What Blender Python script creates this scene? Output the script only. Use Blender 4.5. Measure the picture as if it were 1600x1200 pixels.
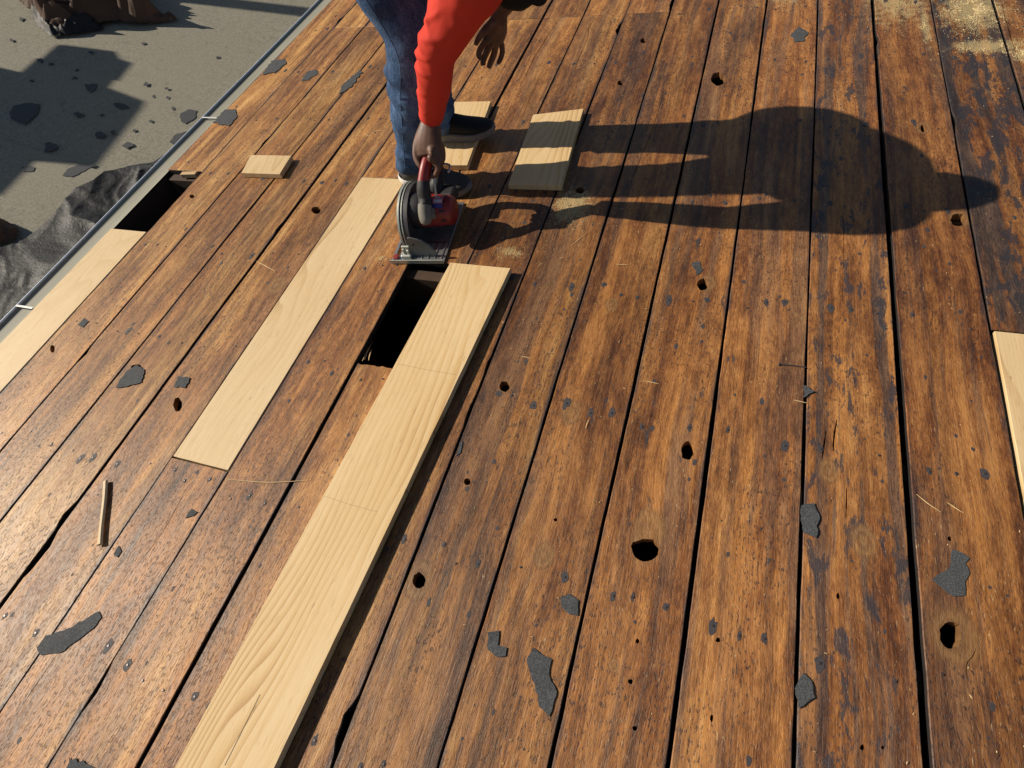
import bpy, bmesh, math, random
import numpy as np
from mathutils import Vector, Matrix, noise
random.seed(7)
for o in list(bpy.data.objects): bpy.data.objects.remove(o)
SC = bpy.context.scene; COL = SC.collection
# ------------------------------------------------------------------ camera geometry (fitted to the plank seams)
FOC = 856.0; VPX, VPY, VL = 1304.1, -815.4, -0.3054; CAMH = 1.145
def nrm(v): return v / np.linalg.norm(v)
_p1 = np.array([VPX-800, VPY-600, FOC]); _p2 = np.array([VPX+200, VPY+1000*VL-600, FOC])
cn = nrm(np.cross(_p1, _p2)); cn = cn if cn[1] < 0 else -cn        # deck normal seen by the camera (x right, y down, z forward)
cd = nrm(_p1); ce = nrm(np.cross(cd, cn))                          # along planks, across planks
cu = np.array([0, -cd[2], cd[1]]); cu = nrm(cu); cu = cu if cu[1] < 0 else -cu
SLOPE = math.asin(float(cu @ ce))                                  # roof pitch, rising to the right
# deck frame (U across, V along, W up from the boards) -> world (Z up)
MD = Matrix(((math.cos(SLOPE), 0, -math.sin(SLOPE), 0), (0, 1, 0, 0), (math.sin(SLOPE), 0, math.cos(SLOPE), 0), (0, 0, 0, 1)))
def ray(x, y):
    v = np.array([x-800, y-600, FOC], float); return np.array([v@ce, v@cd, v@cn])
def dk(x, y, w=0.0):
    r = ray(x, y); t = (w-CAMH)/r[2]; return (r[0]*t, r[1]*t, w)
def dkV(x, y, V):
    r = ray(x, y); t = V/r[1]; return Vector((r[0]*t, V, CAMH+r[2]*t))
def dkW(x, y, w): return Vector(dk(x, y, w))
LOWZ = -1.15
def low(x, y, h=0.0):                                              # point on the flat lower roof
    r = MD.to_3x3() @ Vector(ray(x, y)); o = MD @ Vector((0, 0, CAMH))
    t = (LOWZ+h-o.z)/r.z; return o + r*t

cam_d = bpy.data.cameras.new('camera'); cam = bpy.data.objects.new('camera', cam_d); COL.objects.link(cam)
cam_d.sensor_width = 36; cam_d.lens = FOC/1600*36; cam_d.clip_start = 0.02; cam_d.clip_end = 500
R = MD.to_3x3() @ Matrix((ce, cd, cn))                              # cam (x,y down,z fwd) -> world
R = R @ Matrix(((1, 0, 0), (0, -1, 0), (0, 0, -1)))
cam.matrix_world = Matrix.Translation(MD @ Vector((0, 0, CAMH))) @ R.to_4x4()
SC.camera = cam
# ------------------------------------------------------------------ sky, sun, exposure
SUN = (MD.to_3x3() @ Vector((-1.45, -0.12, 1.0))).normalized()
el = math.asin(SUN.z); rot = math.atan2(SUN.x, SUN.y)
W = bpy.data.worlds.new('World'); SC.world = W; W.use_nodes = True
wn = W.node_tree; bg = wn.nodes['Background']
sky = wn.nodes.new('ShaderNodeTexSky'); sky.sky_type = 'NISHITA'; sky.sun_disc = False
sky.sun_elevation = el; sky.sun_rotation = rot; sky.air_density = 1.0; sky.dust_density = 0.6
wn.links.new(sky.outputs[0], bg.inputs[0]); bg.inputs[1].default_value = 0.055
sl = bpy.data.lights.new('sun', 'SUN'); sl.energy = 5.0; sl.angle = math.radians(0.53); sl.color = (1.0, 0.90, 0.75)
so = bpy.data.objects.new('sun', sl); COL.objects.link(so); so.rotation_euler = SUN.to_track_quat('Z', 'Y').to_euler(); so.location = SUN*20
vs = SC.view_settings; vs.view_transform = 'Standard'; vs.look = 'None'; vs.exposure = 0.22; vs.gamma = 1.0; vs.use_curve_mapping = False
SC.render.engine = 'CYCLES'

# ------------------------------------------------------------------ helpers
def link_mesh(name, me, mat=None, parent=None, smooth=False):
    o = bpy.data.objects.new(name, me); COL.objects.link(o)
    if mat is not None:
        if isinstance(mat, (list, tuple)):
            for m in mat: me.materials.append(m)
        else: me.materials.append(mat)
    if parent is not None: o.parent = parent
    if smooth:
        for p in me.polygons: p.use_smooth = True
    return o
def bm_obj(name, bm, mat, parent=None, smooth=False):
    me = bpy.data.meshes.new(name); bm.to_mesh(me); bm.free(); return link_mesh(name, me, mat, parent, smooth)
def tag(o, label, cat, group=None):
    o['label'] = label; o['category'] = cat
    if group: o['group'] = group
    return o
def struct(o): o['kind'] = 'structure'; return o
def stuff(o): o['kind'] = 'stuff'; return o
def thing(name, label, cat, base=(0, 0, 0), rz=0.0, group=None, deck=True):
    o = bpy.data.objects.new(name, None); COL.objects.link(o); o.empty_display_size = 0.05
    o.matrix_world = (MD if deck else Matrix()) @ Matrix.Translation(base) @ Matrix.Rotation(rz, 4, 'Z')
    return tag(o, label, cat, group)
def plate(bm, loops, ztop, zbot, bev=0.0, mi=0, side=None):
    """flat plate with holes; loops[0] outer CCW, others holes; all lists of (x,y) or (x,y,z-offset)"""
    def fill(ls, z, up):
        es = []; lv = []
        for lp in ls:
            vv = [bm.verts.new((p[0], p[1], z+(p[2] if len(p) > 2 else 0))) for p in lp]; lv.append(vv)
            for i in range(len(vv)): es.append(bm.edges.new((vv[i-1], vv[i])))
        r = bmesh.ops.triangle_fill(bm, use_beauty=True, use_dissolve=False, edges=es, normal=(0, 0, 1))
        for f in r['geom']:
            if isinstance(f, bmesh.types.BMFace):
                f.normal_update(); f.material_index = mi
                if (f.normal.z > 0) != up: f.normal_flip()
        return lv
    def inset(lp, d):
        n = len(lp); out = []
        for i in range(n):
            a = Vector(lp[i-1][:2]); b = Vector(lp[i][:2]); c = Vector(lp[(i+1) % n][:2])
            t = (c-a); t = t.normalized() if t.length > 1e-9 else Vector((1, 0)); nn = Vector((-t.y, t.x))
            q = b+nn*d; out.append((q.x, q.y)+tuple(lp[i][2:]))
        return out
    tl = [inset(loops[0], bev)]+[list(l) for l in loops[1:]] if bev else loops
    top = fill(tl, ztop, True); bot = fill(loops, zbot, False)
    for k, lp in enumerate(loops):
        n = len(lp); T = top[k]; B = bot[k]
        rows = [T]
        if bev and k == 0: rows.append([bm.verts.new((p[0], p[1], ztop-bev+(p[2] if len(p) > 2 else 0))) for p in lp])
        rows.append(B)
        for a, b in zip(rows, rows[1:]):
            for i in range(n):
                j = (i+1) % n; f = bm.faces.new((a[i], b[i], b[j], a[j])); f.material_index = side if (side is not None and k == 0 and b is B) else mi
    return bm
def ccw(lp):
    s = sum(lp[i-1][0]*lp[i][1]-lp[i][0]*lp[i-1][1] for i in range(len(lp)))
    return list(lp) if s > 0 else list(lp)[::-1]
def box(bm, c, s, M=None, bev=0.0, mi=0):
    r = bmesh.ops.create_cube(bm, size=1.0); vv = r['verts']
    bmesh.ops.scale(bm, vec=s, verts=vv)
    fs = {f for v in vv for f in v.link_faces}
    for f in fs: f.material_index = mi
    if bev:
        es = list({e for v in vv for e in v.link_edges})
        rb = bmesh.ops.bevel(bm, geom=es, offset=bev, segments=2, affect='EDGES', profile=0.5)
        vv = list({v for f in rb['faces'] for v in f.verts} | {v for v in vv if v.is_valid})
        for f in rb['faces']: f.material_index = mi
    T = Matrix.Translation(c) @ (M.to_4x4() if M is not None else Matrix())
    bmesh.ops.transform(bm, matrix=T, verts=vv); return vv
def catmull(P, n):
    out = []
    for i in range(len(P)-1):
        p0 = P[max(i-1, 0)]; p1 = P[i]; p2 = P[i+1]; p3 = P[min(i+2, len(P)-1)]
        for k in range(n):
            t = k/n; out.append([0.5*((2*b)+(-a+c)*t+(2*a-5*b+4*c-d)*t*t+(-a+3*b-3*c+d)*t**3) for a, b, c, d in zip(p0, p1, p2, p3)])
    out.append(list(P[-1])); return out
def tube(bm, pts, ns=16, sub=6, flat=None, cap=True, mi=0):
    """pts: (Vector, r) or (Vector, r_side, r_flat); flat = direction in which r_flat is measured"""
    P = catmull([list(p[0])+[p[1], p[2] if len(p) > 2 else p[1]] for p in pts], sub)
    rings = []; ref = Vector(flat) if flat is not None else None; side = None
    for i, p in enumerate(P):
        c = Vector(p[:3]); a = Vector(P[max(i-1, 0)][:3]); b = Vector(P[min(i+1, len(P)-1)][:3]); t = (b-a).normalized()
        if ref is not None:
            fl = (ref-t*ref.dot(t)).normalized(); sd = t.cross(fl)
        else:
            if side is None: side = t.orthogonal().normalized()
            side = (side-t*side.dot(t)).normalized(); sd = side; fl = t.cross(sd)
        rings.append([bm.verts.new(c+sd*(max(p[3], 1e-4)*math.cos(2*math.pi*k/ns))+fl*(max(p[4], 1e-4)*math.sin(2*math.pi*k/ns))) for k in range(ns)])
    for a, b in zip(rings, rings[1:]):
        for k in range(ns):
            f = bm.faces.new((a[k], a[(k+1) % ns], b[(k+1) % ns], b[k])); f.material_index = mi
    if cap:
        f = bm.faces.new(rings[0][::-1]); f.material_index = mi; f = bm.faces.new(rings[-1]); f.material_index = mi
    return rings
def ball(bm, c, r, M=None, seg=16):
    rr = bmesh.ops.create_uvsphere(bm, u_segments=seg, v_segments=seg//2+2, radius=1.0)
    s = r if isinstance(r, (tuple, list)) else (r, r, r)
    T = Matrix.Translation(c) @ (M.to_4x4() if M is not None else Matrix()) @ Matrix.Diagonal((*s, 1))
    bmesh.ops.transform(bm, matrix=T, verts=rr['verts'])
def fuse(name, bm, voxel, mat, parent, smooth=6, disp=None, fac=0.6):
    bmesh.ops.recalc_face_normals(bm, faces=bm.faces[:])
    me = bpy.data.meshes.new(name); bm.to_mesh(me); bm.free()
    o = bpy.data.objects.new(name, me); COL.objects.link(o)
    m = o.modifiers.new('r', 'REMESH'); m.mode = 'VOXEL'; m.voxel_size = voxel
    if smooth: s = o.modifiers.new('s', 'SMOOTH'); s.iterations = smooth; s.factor = fac
    dg = bpy.context.evaluated_depsgraph_get(); me2 = bpy.data.meshes.new_from_object(o.evaluated_get(dg))
    bpy.data.objects.remove(o); me2.name = name
    if disp:
        ns = [v.normal.copy() for v in me2.vertices]
        for v, nn in zip(me2.vertices, ns): v.co += nn*disp(v.co, nn)
    return link_mesh(name, me2, mat, parent, True)

# ------------------------------------------------------------------ material toolkit
class NT:
    def __init__(s, name):
        s.m = bpy.data.materials.new(name); s.m.use_nodes = True; s.t = s.m.node_tree; s.n = s.t.nodes; s.L = s.t.links
        s.b = s.n['Principled BSDF']; s.tc = s.n.new('ShaderNodeTexCoord'); s.oi = s.n.new('ShaderNodeObjectInfo'); s.obj = s.tc.outputs['Object']
    def put(s, sock, v):
        if isinstance(v, bpy.types.NodeSocket): s.L.new(v, sock)
        elif isinstance(v, (tuple, list)) and len(sock.default_value) == 4: sock.default_value = (*v[:3], 1.0)
        else: sock.default_value = v
    def math(s, op, a, b=0.0, c=None, clamp=False):
        n = s.n.new('ShaderNodeMath'); n.operation = op; n.use_clamp = clamp; s.put(n.inputs[0], a); s.put(n.inputs[1], b)
        if c is not None: s.put(n.inputs[2], c)
        return n.outputs[0]
    def vmath(s, op, a, b):
        n = s.n.new('ShaderNodeVectorMath'); n.operation = op; s.put(n.inputs[0], a); s.put(n.inputs[1], b)
        return n.outputs['Value'] if op in ('DISTANCE', 'LENGTH', 'DOT_PRODUCT') else n.outputs[0]
    def noise(s, vec, sc=(1, 1, 1), detail=4, rough=0.55, dist=0.0, scale=1.0):
        n = s.n.new('ShaderNodeTexNoise'); s.L.new(s.vmath('MULTIPLY', vec, sc), n.inputs['Vector'])
        n.inputs['Scale'].default_value = scale; n.inputs['Detail'].default_value = detail; n.inputs['Roughness'].default_value = rough; n.inputs['Distortion'].default_value = dist
        return n.outputs[0]
    def voro(s, vec, sc, feature='F1', rnd=1.0):
        n = s.n.new('ShaderNodeTexVoronoi'); n.feature = feature; s.L.new(s.vmath('MULTIPLY', vec, sc), n.inputs['Vector']); n.inputs['Scale'].default_value = 1.0; n.inputs['Randomness'].default_value = rnd
        return n.outputs['Distance']
    def ramp(s, f, stops):
        n = s.n.new('ShaderNodeValToRGB'); e = n.color_ramp.elements
        while len(e) > 1: e.remove(e[-1])
        for i, (p, c) in enumerate(stops):
            q = e[0] if i == 0 else e.new(p)
            q.position = p; q.color = (*c[:3], 1) if isinstance(c, (tuple, list)) else (c, c, c, 1)
        s.put(n.inputs[0], f); return n.outputs[0]
    def step(s, f, a, b): 
        n = s.n.new('ShaderNodeMapRange'); n.interpolation_type = 'SMOOTHSTEP'; s.put(n.inputs[0], f); n.inputs[1].default_value = a; n.inputs[2].default_value = b
        return n.outputs[0]
    def mix(s, f, a, b, mode='MIX'):
        n = s.n.new('ShaderNodeMix'); n.data_type = 'RGBA'; n.blend_type = mode; s.put(n.inputs[0], f); s.put(n.inputs[6], a); s.put(n.inputs[7], b); return n.outputs[2]
    def attr(s, name):
        n = s.n.new('ShaderNodeAttribute'); n.attribute_type = 'OBJECT'; n.attribute_name = name; return n.outputs['Fac']
    def sep(s, v):
        n = s.n.new('ShaderNodeSeparateXYZ'); s.L.new(v, n.inputs[0]); return n.outputs
    def comb(s, x, y, z):
        n = s.n.new('ShaderNodeCombineXYZ'); s.put(n.inputs[0], x); s.put(n.inputs[1], y); s.put(n.inputs[2], z); return n.outputs[0]
    def rnd(s): 
        r = s.oi.outputs['Random']; return s.comb(s.math('MULTIPLY', r, 37.0), s.math('MULTIPLY', r, 91.0), s.math('MULTIPLY', r, 13.0))
    def bump(s, h, strength=0.3, dist=0.002, prev=None):
        n = s.n.new('ShaderNodeBump'); n.inputs['Strength'].default_value = strength; n.inputs['Distance'].default_value = dist; s.L.new(h, n.inputs['Height'])
        if prev is not None: s.L.new(prev, n.inputs['Normal'])
        return n.outputs[0]
    def out(s, col=None, rough=None, nor=None, metal=None, spec=None):
        if col is not None: s.put(s.b.inputs['Base Color'], col)
        if rough is not None: s.put(s.b.inputs['Roughness'], rough)
        if nor is not None: s.L.new(nor, s.b.inputs['Normal'])
        if metal is not None: s.put(s.b.inputs['Metallic'], metal)
        if spec is not None: s.put(s.b.inputs['Specular IOR Level'], spec)
        return s.m

U0 = -2.02; PW = 0.19
def mat_old_wood():
    s = NT('weathered_roof_board'); v = s.vmath('ADD', s.obj, s.rnd())
    wv = s.noise(v, (3.5, 1.3, 1), 3, 0.5); x, y, z = s.sep(v)
    v = s.comb(s.math('ADD', x, s.math('MULTIPLY', wv, 0.06)), y, z)      # grain wanders
    dirt = s.attr('dirt'); wear = s.attr('wear')
    gA = s.noise(v, (38, 1.0, 1), 5, 0.6, 0.3); gB = s.noise(v, (420, 22, 1), 3, 0.6); gC = s.noise(v, (230, 62, 1), 5, 0.68); gD = s.noise(v, (60, 15, 1), 5, 0.62)
    g = s.math('ADD', s.math('ADD', s.math('MULTIPLY', gA, 0.34), s.math('MULTIPLY', gD, 0.30)), s.math('ADD', s.math('MULTIPLY', gB, 0.20), s.math('MULTIPLY', gC, 0.28)))
    mac = s.math('MULTIPLY', s.math('SUBTRACT', s.noise(s.vmath('ADD', v, (11, 4, 6)), (9, 2.2, 1), 6, 0.62, 0.6), 0.5), 0.42); g = s.math('ADD', g, mac)
    base = s.ramp(g, [(0.38, (0.024, 0.009, 0.006)), (0.49, (0.098, 0.033, 0.013)), (0.58, (0.230, 0.084, 0.025)), (0.70, (0.43, 0.188, 0.058)), (0.80, (0.58, 0.31, 0.115))])
    gL = s.noise(v, (300, 4.0, 1), 4, 0.65)
    gp = s.math('ADD', s.math('ADD', s.math('MULTIPLY', gA, 0.30), s.math('MULTIPLY', gD, 0.20)), s.math('ADD', s.math('MULTIPLY', gL, 0.44), s.math('ADD', s.math('MULTIPLY', gC, 0.20), mac)))
    pale = s.ramp(gp, [(0.37, (0.062, 0.024, 0.009)), (0.49, (0.215, 0.093, 0.026)), (0.59, (0.415, 0.205, 0.058)), (0.72, (0.66, 0.400, 0.145))])
    p0 = s.step(s.noise(v, (7, 0.9, 1), 4, 0.6), 0.40, 0.66)
    c = s.mix(s.math('MULTIPLY', s.math('ADD', p0, 0.35, clamp=True), wear), base, pale)
    # grey-brown weathered bands and rusty orange bands
    p1 = s.step(s.noise(v, (17, 0.75, 1), 6, 0.62, 0.4), 0.480, 0.555)
    c = s.mix(s.math('MULTIPLY', p1, s.math('ADD', 0.06, s.math('MULTIPLY', dirt, 0.76))), c, s.mix(s.step(g, 0.40, 0.72), (0.034, 0.021, 0.018), (0.165, 0.098, 0.064)))
    p2 = s.step(s.noise(s.vmath('ADD', v, (5, 9, 2)), (19, 0.55, 1), 4, 0.6), 0.52, 0.60)
    c = s.mix(s.math('MULTIPLY', p2, 0.60), c, s.mix(s.step(g, 0.40, 0.70), (0.145, 0.048, 0.012), (0.52, 0.225, 0.060)))
    # dark specks pressed in by the old roofing
    sp = s.step(s.noise(s.vmath('ADD', v, (1, 3, 5)), (210, 85, 1), 3, 0.62), 0.55, 0.64)
    spm = s.step(s.noise(s.vmath('ADD', v, (8, 3, 5)), (9, 2.5, 1), 4, 0.6), 0.42, 0.60)
    c = s.mix(s.math('MULTIPLY', s.math('MULTIPLY', sp, spm), 0.80), c, (0.045, 0.022, 0.014))
    # bluish tar residue, mostly on the dirtier boards
    tr = s.noise(s.vmath('ADD', v, (3, 7, 1)), (26, 7.5, 1), 9, 0.72, 0.3)
    trm = s.math('SUBTRACT', tr, s.math('MULTIPLY', s.math('SUBTRACT', 1.0, dirt), 0.17))
    t1 = s.step(trm, 0.553, 0.595)
    c = s.mix(s.math('MULTIPLY', t1, 0.85), c, (0.040, 0.036, 0.042))
    # tar line that ran down into the joints
    ox, oy, oz = s.sep(s.obj)
    fr = s.math('FRACT', s.math('DIVIDE', s.math('SUBTRACT', ox, U0), PW)); ed = s.math('ABSOLUTE', s.math('SUBTRACT', fr, 0.5))
    en = s.math('ADD', ed, s.math('MULTIPLY', s.math('SUBTRACT', s.noise(v, (30, 5, 1), 6, 0.65), 0.5), 0.34))
    em = s.step(en, 0.44, 0.52); c = s.mix(s.math('MULTIPLY', em, 0.80), c, (0.048, 0.038, 0.040))
    # pale torn fibres
    lf = s.step(s.noise(s.vmath('ADD', v, (4, 1, 9)), (420, 60, 1), 2, 0.5), 0.66, 0.74); lm = s.step(s.noise(v, (14, 6, 1), 3, 0.6), 0.48, 0.60)
    c = s.mix(s.math('MULTIPLY', s.math('MULTIPLY', lf, lm), 0.75), c, (0.62, 0.44, 0.22))
    kd_ = None
    for (cx, cy, rx, ry) in KNOTS:
        q = s.vmath('LENGTH', s.vmath('DIVIDE', s.vmath('SUBTRACT', s.obj, (cx, cy, 0)), (rx, ry, 1.0)), (0, 0, 0)); kd_ = q if kd_ is None else s.math('MINIMUM', kd_, q)
    kn = s.math('ADD', kd_, s.math('MULTIPLY', s.math('SUBTRACT', gD, 0.5), 0.55)); km = s.step(kn, 1.05, 0.72)
    kr = s.math('MULTIPLY', s.math('ADD', s.math('SINE', s.math('MULTIPLY', kn, 13.0)), 1.0), 0.22)
    c = s.mix(s.math('MULTIPLY', km, 0.70), c, s.mix(s.math('MULTIPLY', s.math('ADD', kr, gC), 0.75), (0.085, 0.034, 0.012), (0.36, 0.195, 0.075)))
    # tone per board
    tone = s.attr('tone'); c = s.mix(1.0, c, s.comb(tone, tone, tone), 'MULTIPLY')
    # sawdust lying at the top right and beside the saw
    dn = s.noise(s.obj, (38, 26, 1), 8, 0.72); fine = s.noise(s.obj, (420, 420, 1), 2, 0.6)
    def blob(cx, cy, rx, ry, thr):
        d = s.vmath('LENGTH', s.vmath('DIVIDE', s.vmath('SUBTRACT', s.obj, (cx, cy, 0)), (rx, ry, 1.0)), (0, 0, 0))
        q = s.math('ADD', s.math('SUBTRACT', 1.0, d), s.math('ADD', s.math('MULTIPLY', s.math('SUBTRACT', dn, 0.5), 2.2), s.math('MULTIPLY', s.math('SUBTRACT', fine, 0.5), 2.2)))
        return s.step(q, thr, thr+0.28)
    dst = [blob(*q) for q in DUST]
    dm = dst[0]
    for q in dst[1:]: dm = s.math('MAXIMUM', dm, q)
    c = s.mix(s.math('MULTIPLY', dm, s.math('ADD', 0.30, s.math('MULTIPLY', s.step(fine, 0.40, 0.60), 0.55))), c, s.mix(fine, (0.44, 0.32, 0.13), (0.70, 0.55, 0.28)))
    h = s.math('ADD', s.math('MULTIPLY', s.math('ADD', gB, gL), 0.45), s.math('ADD', s.math('MULTIPLY', gC, 0.35), s.math('ADD', s.math('MULTIPLY', sp, -0.35), s.math('MULTIPLY', lf, 0.3))))
    nor = s.bump(gD, 0.30, 0.004, s.bump(h, 0.60, 0.0024))
    ro = s.math('ADD', 0.30, s.math('MULTIPLY', s.math('ADD', gC, gD), 0.20))
    return s.out(c, ro, nor, spec=0.36)
def mat_new_wood(name, lo, mid, hi, knots=0.0, freq=34):
    s = NT(name); v = s.vmath('ADD', s.obj, s.rnd())
    wv = s.noise(v, (4.0, 0.8, 1), 2, 0.4); x, y, z = s.sep(v)
    u = s.math('ADD', s.math('MULTIPLY', x, freq), s.math('MULTIPLY', wv, 17.0))
    if knots:
        vd = s.voro(v, (5.2, 1.2, 1)); u = s.math('ADD', u, s.math('MULTIPLY', s.math('POWER', s.math('SUBTRACT', 1.0, vd, clamp=True), 4.0), knots))
    saw = s.math('FRACT', u); ring = s.math('POWER', saw, 2.2); fall = s.step(saw, 0.93, 1.0)
    ring = s.math('MULTIPLY', ring, s.math('SUBTRACT', 1.0, fall))
    ring = s.math('MULTIPLY', ring, s.math('ADD', 0.25, s.step(s.noise(v, (6, 0.8, 1), 3, 0.5), 0.38, 0.66)))
    fib = s.noise(v, (300, 7, 1), 5, 0.68); blot = s.noise(v, (6, 2.0, 1), 4, 0.55)
    f = s.math('ADD', s.math('MULTIPLY', ring, s.math('ADD', 0.20, s.math('MULTIPLY', s.step(s.noise(v, (2.5, 1.3, 1), 2, 0.5), 0.40, 0.60), 0.28))), s.math('ADD', s.math('MULTIPLY', fib, 0.40), s.math('MULTIPLY', blot, 0.34)))
    c = s.ramp(f, [(0.22, hi), (0.52, mid), (0.95, lo)])
    pin = s.step(s.noise(v, (520, 26, 1), 2, 0.5), 0.62, 0.72); c = s.mix(s.math('MULTIPLY', pin, 0.42), c, (0.30, 0.17, 0.07))
    dots = s.step(s.voro(v, (34, 9, 1)), 0.075, 0.035); c = s.mix(s.math('MULTIPLY', dots, 0.5), c, (0.22, 0.13, 0.06))
    nor = s.bump(s.math('ADD', fib, s.math('MULTIPLY', ring, 0.5)), 0.25, 0.0012)
    return s.out(c, 0.62, nor, spec=0.3)
def mat_plain(name, col, rough=0.6, metal=0.0, var=0.25, sc=40, bump=0.2, bd=0.001, spec=0.4, sx=(1, 1, 1)):
    s = NT(name); v = s.vmath('ADD', s.obj, s.rnd()); n = s.noise(v, tuple(sc*q for q in sx), 5, 0.6); n2 = s.noise(v, (sc*6,)*3, 3, 0.6)
    c = s.mix(s.math('MULTIPLY', n, 1.0), tuple(q*(1-var) for q in col), tuple(min(1, q*(1+var)) for q in col))
    nor = s.bump(s.math('ADD', n2, s.math('MULTIPLY', n, 0.6)), bump, bd)
    return s.out(c, s.math('ADD', rough-0.1, s.math('MULTIPLY', n, 0.2)), nor, metal=metal, spec=spec)
def mat_granule(name, dark, lite, stain):
    s = NT(name); v = s.obj
    g = s.noise(v, (230, 230, 230), 2, 0.7); b = s.noise(v, (1.1, 1.1, 1.1), 5, 0.6); b2 = s.noise(v, (9, 9, 9), 5, 0.65); g2 = s.noise(v, (70, 70, 70), 3, 0.6)
    c = s.mix(s.step(s.math('ADD', s.math('MULTIPLY', g, 0.6), s.math('MULTIPLY', g2, 0.4)), 0.36, 0.64), dark, lite)
    c = s.mix(s.math('MULTIPLY', s.step(b, 0.42, 0.66), 0.45), c, stain)
    c = s.mix(s.math('MULTIPLY', s.step(b2, 0.56, 0.72), 0.35), c, tuple(q*0.55 for q in dark))
    c = s.mix(s.math('MULTIPLY', s.step(s.noise(v, (26, 26, 26), 3, 0.6), 0.70, 0.76), 0.8), c, (0.05, 0.048, 0.05))
    return s.out(c, 0.9, s.bump(g, 0.5, 0.003), spec=0.2)
def mat_flake():
    s = NT('torn_asphalt_shingle'); v = s.vmath('ADD', s.obj, s.rnd()); g = s.noise(v, (380, 380, 380), 2, 0.6); b = s.noise(v, (30, 30, 30), 4, 0.6)
    c = s.mix(s.step(g, 0.38, 0.66), (0.048, 0.051, 0.056), (0.100, 0.105, 0.108)); c = s.mix(s.math('MULTIPLY', s.step(b, 0.5, 0.7), 0.4), c, (0.035, 0.036, 0.04))
    return s.out(c, 0.85, s.bump(g, 0.5, 0.002), spec=0.25)
def mat_denim():
    s = NT('blue_denim'); v = s.obj
    tw = s.noise(v, (700, 700, 120), 2, 0.5); b = s.noise(v, (14, 14, 6), 5, 0.6); f = s.math('ADD', s.math('MULTIPLY', tw, 0.45), s.math('MULTIPLY', b, 0.65))
    c = s.ramp(f, [(0.36, (0.010, 0.020, 0.048)), (0.52, (0.026, 0.060, 0.135)), (0.66, (0.10, 0.175, 0.31))])
    return s.out(c, 0.85, s.bump(tw, 0.35, 0.0012), spec=0.2)
def mat_cloth(name, a, b):
    s = NT(name); v = s.obj; tw = s.noise(v, (420, 420, 420), 2, 0.5); bl = s.noise(v, (11, 11, 11), 4, 0.55)
    c = s.mix(s.math('ADD', s.math('MULTIPLY', tw, 0.3), s.math('MULTIPLY', bl, 0.7)), a, b)
    m = s.out(c, 0.8, s.bump(tw, 0.2, 0.0008), spec=0.2); return m
def mat_skin():
    s = NT('brown_skin'); v = s.obj; b = s.noise(v, (30, 30, 30), 5, 0.6); f = s.noise(v, (300, 300, 300), 3, 0.6)
    c = s.ramp(b, [(0.3, (0.078, 0.036, 0.024)), (0.6, (0.140, 0.068, 0.043)), (0.8, (0.205, 0.105, 0.070))])
    m = s.out(c, 0.5, s.bump(f, 0.25, 0.0008), spec=0.4); return m
# where sawdust lies: (U, V, radius across, radius along, threshold)
def _b(x, y, rx, ry, thr): u, v, _ = dk(x, y); return (u, v, rx, ry, thr)
DUST = [_b(1230, -10, 0.16, 0.26, 0.70), _b(1400, 5, 0.20, 0.34, 0.62), _b(1520, 15, 0.13, 0.20, 0.30), _b(1545, 72, 0.15, 0.06, 0.35), _b(1600, 85, 0.05, 0.06, 0.25), _b(1445, 40, 0.03, 0.26, 0.55), _b(893, 322, 0.075, 0.11, 0.30), _b(800, 395, 0.10, 0.06, 0.75), _b(596, 402, 0.02, 0.03, 0.55)]
KNOTS = [(*dk(x, y)[:2], rx, ry) for (x, y, rx, ry) in ((655, 907, .034, .050), (1490, 995, .045, .060), (1105, 443, .026, .036), (432, 445, .034, .046), (788, 604, .020, .026), (1122, 126, .030, .045), (1500, 342, .030, .040), (1442, 200, .026, .036), (892, 645, .028, .040), (960, 1040, .012, .014), (850, 868, .025, .035), (1295, 735, .022, .034), (1350, 845, .028, .040), (277, 632, .022, .032), (795, 1065, .008, .010), (1012, 835, .040, .070), (523, 118, .030, .045), (955, 475, .020, .03))]
M_OLD = mat_old_wood()
M_PINE = mat_new_wood('fresh_pine', (0.42, 0.235, 0.085), (0.64, 0.435, 0.205), (0.76, 0.585, 0.345), 5.0, 52)
M_PINE2 = mat_new_wood('fresh_plywood', (0.34, 0.20, 0.082), (0.60, 0.42, 0.215), (0.73, 0.56, 0.335), 7.0, 26)
M_PINE_CUT = mat_new_wood('sawn_pine_end', (0.36, 0.20, 0.08), (0.50, 0.33, 0.16), (0.60, 0.43, 0.23), 0.0, 90)
M_RAFTER = mat_plain('old_rafter_wood', (0.055, 0.030, 0.016), 0.8, 0, 0.4, 20, 0.3, 0.002)
M_DARK = mat_plain('attic_dark', (0.010, 0.008, 0.007), 0.95, 0, 0.3, 5, 0.1, 0.001, 0.05)  # attic shade painted in: near-black floor and walls keep the openings black
M_FLAKE = mat_flake(); M_BOARDSIDE = mat_plain('dark_board_edge', (0.016, 0.011, 0.009), 0.85, 0, 0.4, 60, 0.3)  # board side faces are near-black, keeping the gaps between boards dark
M_TAR = mat_plain('tar_stain', (0.052, 0.046, 0.050), 0.7, 0, 0.35, 120, 0.2)
M_NAIL = mat_plain('rusty_nail', (0.12, 0.10, 0.095), 0.45, 0.7, 0.4, 200)
M_ZINC = mat_plain('galvanised_metal', (0.62, 0.67, 0.74), 0.5, 0.15, 0.25, 14, 0.1, 0.001, 0.5, (1, 0.3, 1))
M_TROUGH = mat_plain('dusty_gutter_metal', (0.270, 0.260, 0.205), 0.7, 0.0, 0.25, 12, 0.15, 0.001, 0.3, (1, 0.25, 1))
M_STRAP = mat_plain('painted_strap', (0.62, 0.62, 0.60), 0.5, 0.2)
M_ROOF = mat_granule('granulated_flat_roof', (0.175, 0.162, 0.125), (0.350, 0.328, 0.258), (0.275, 0.250, 0.188))
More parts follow.
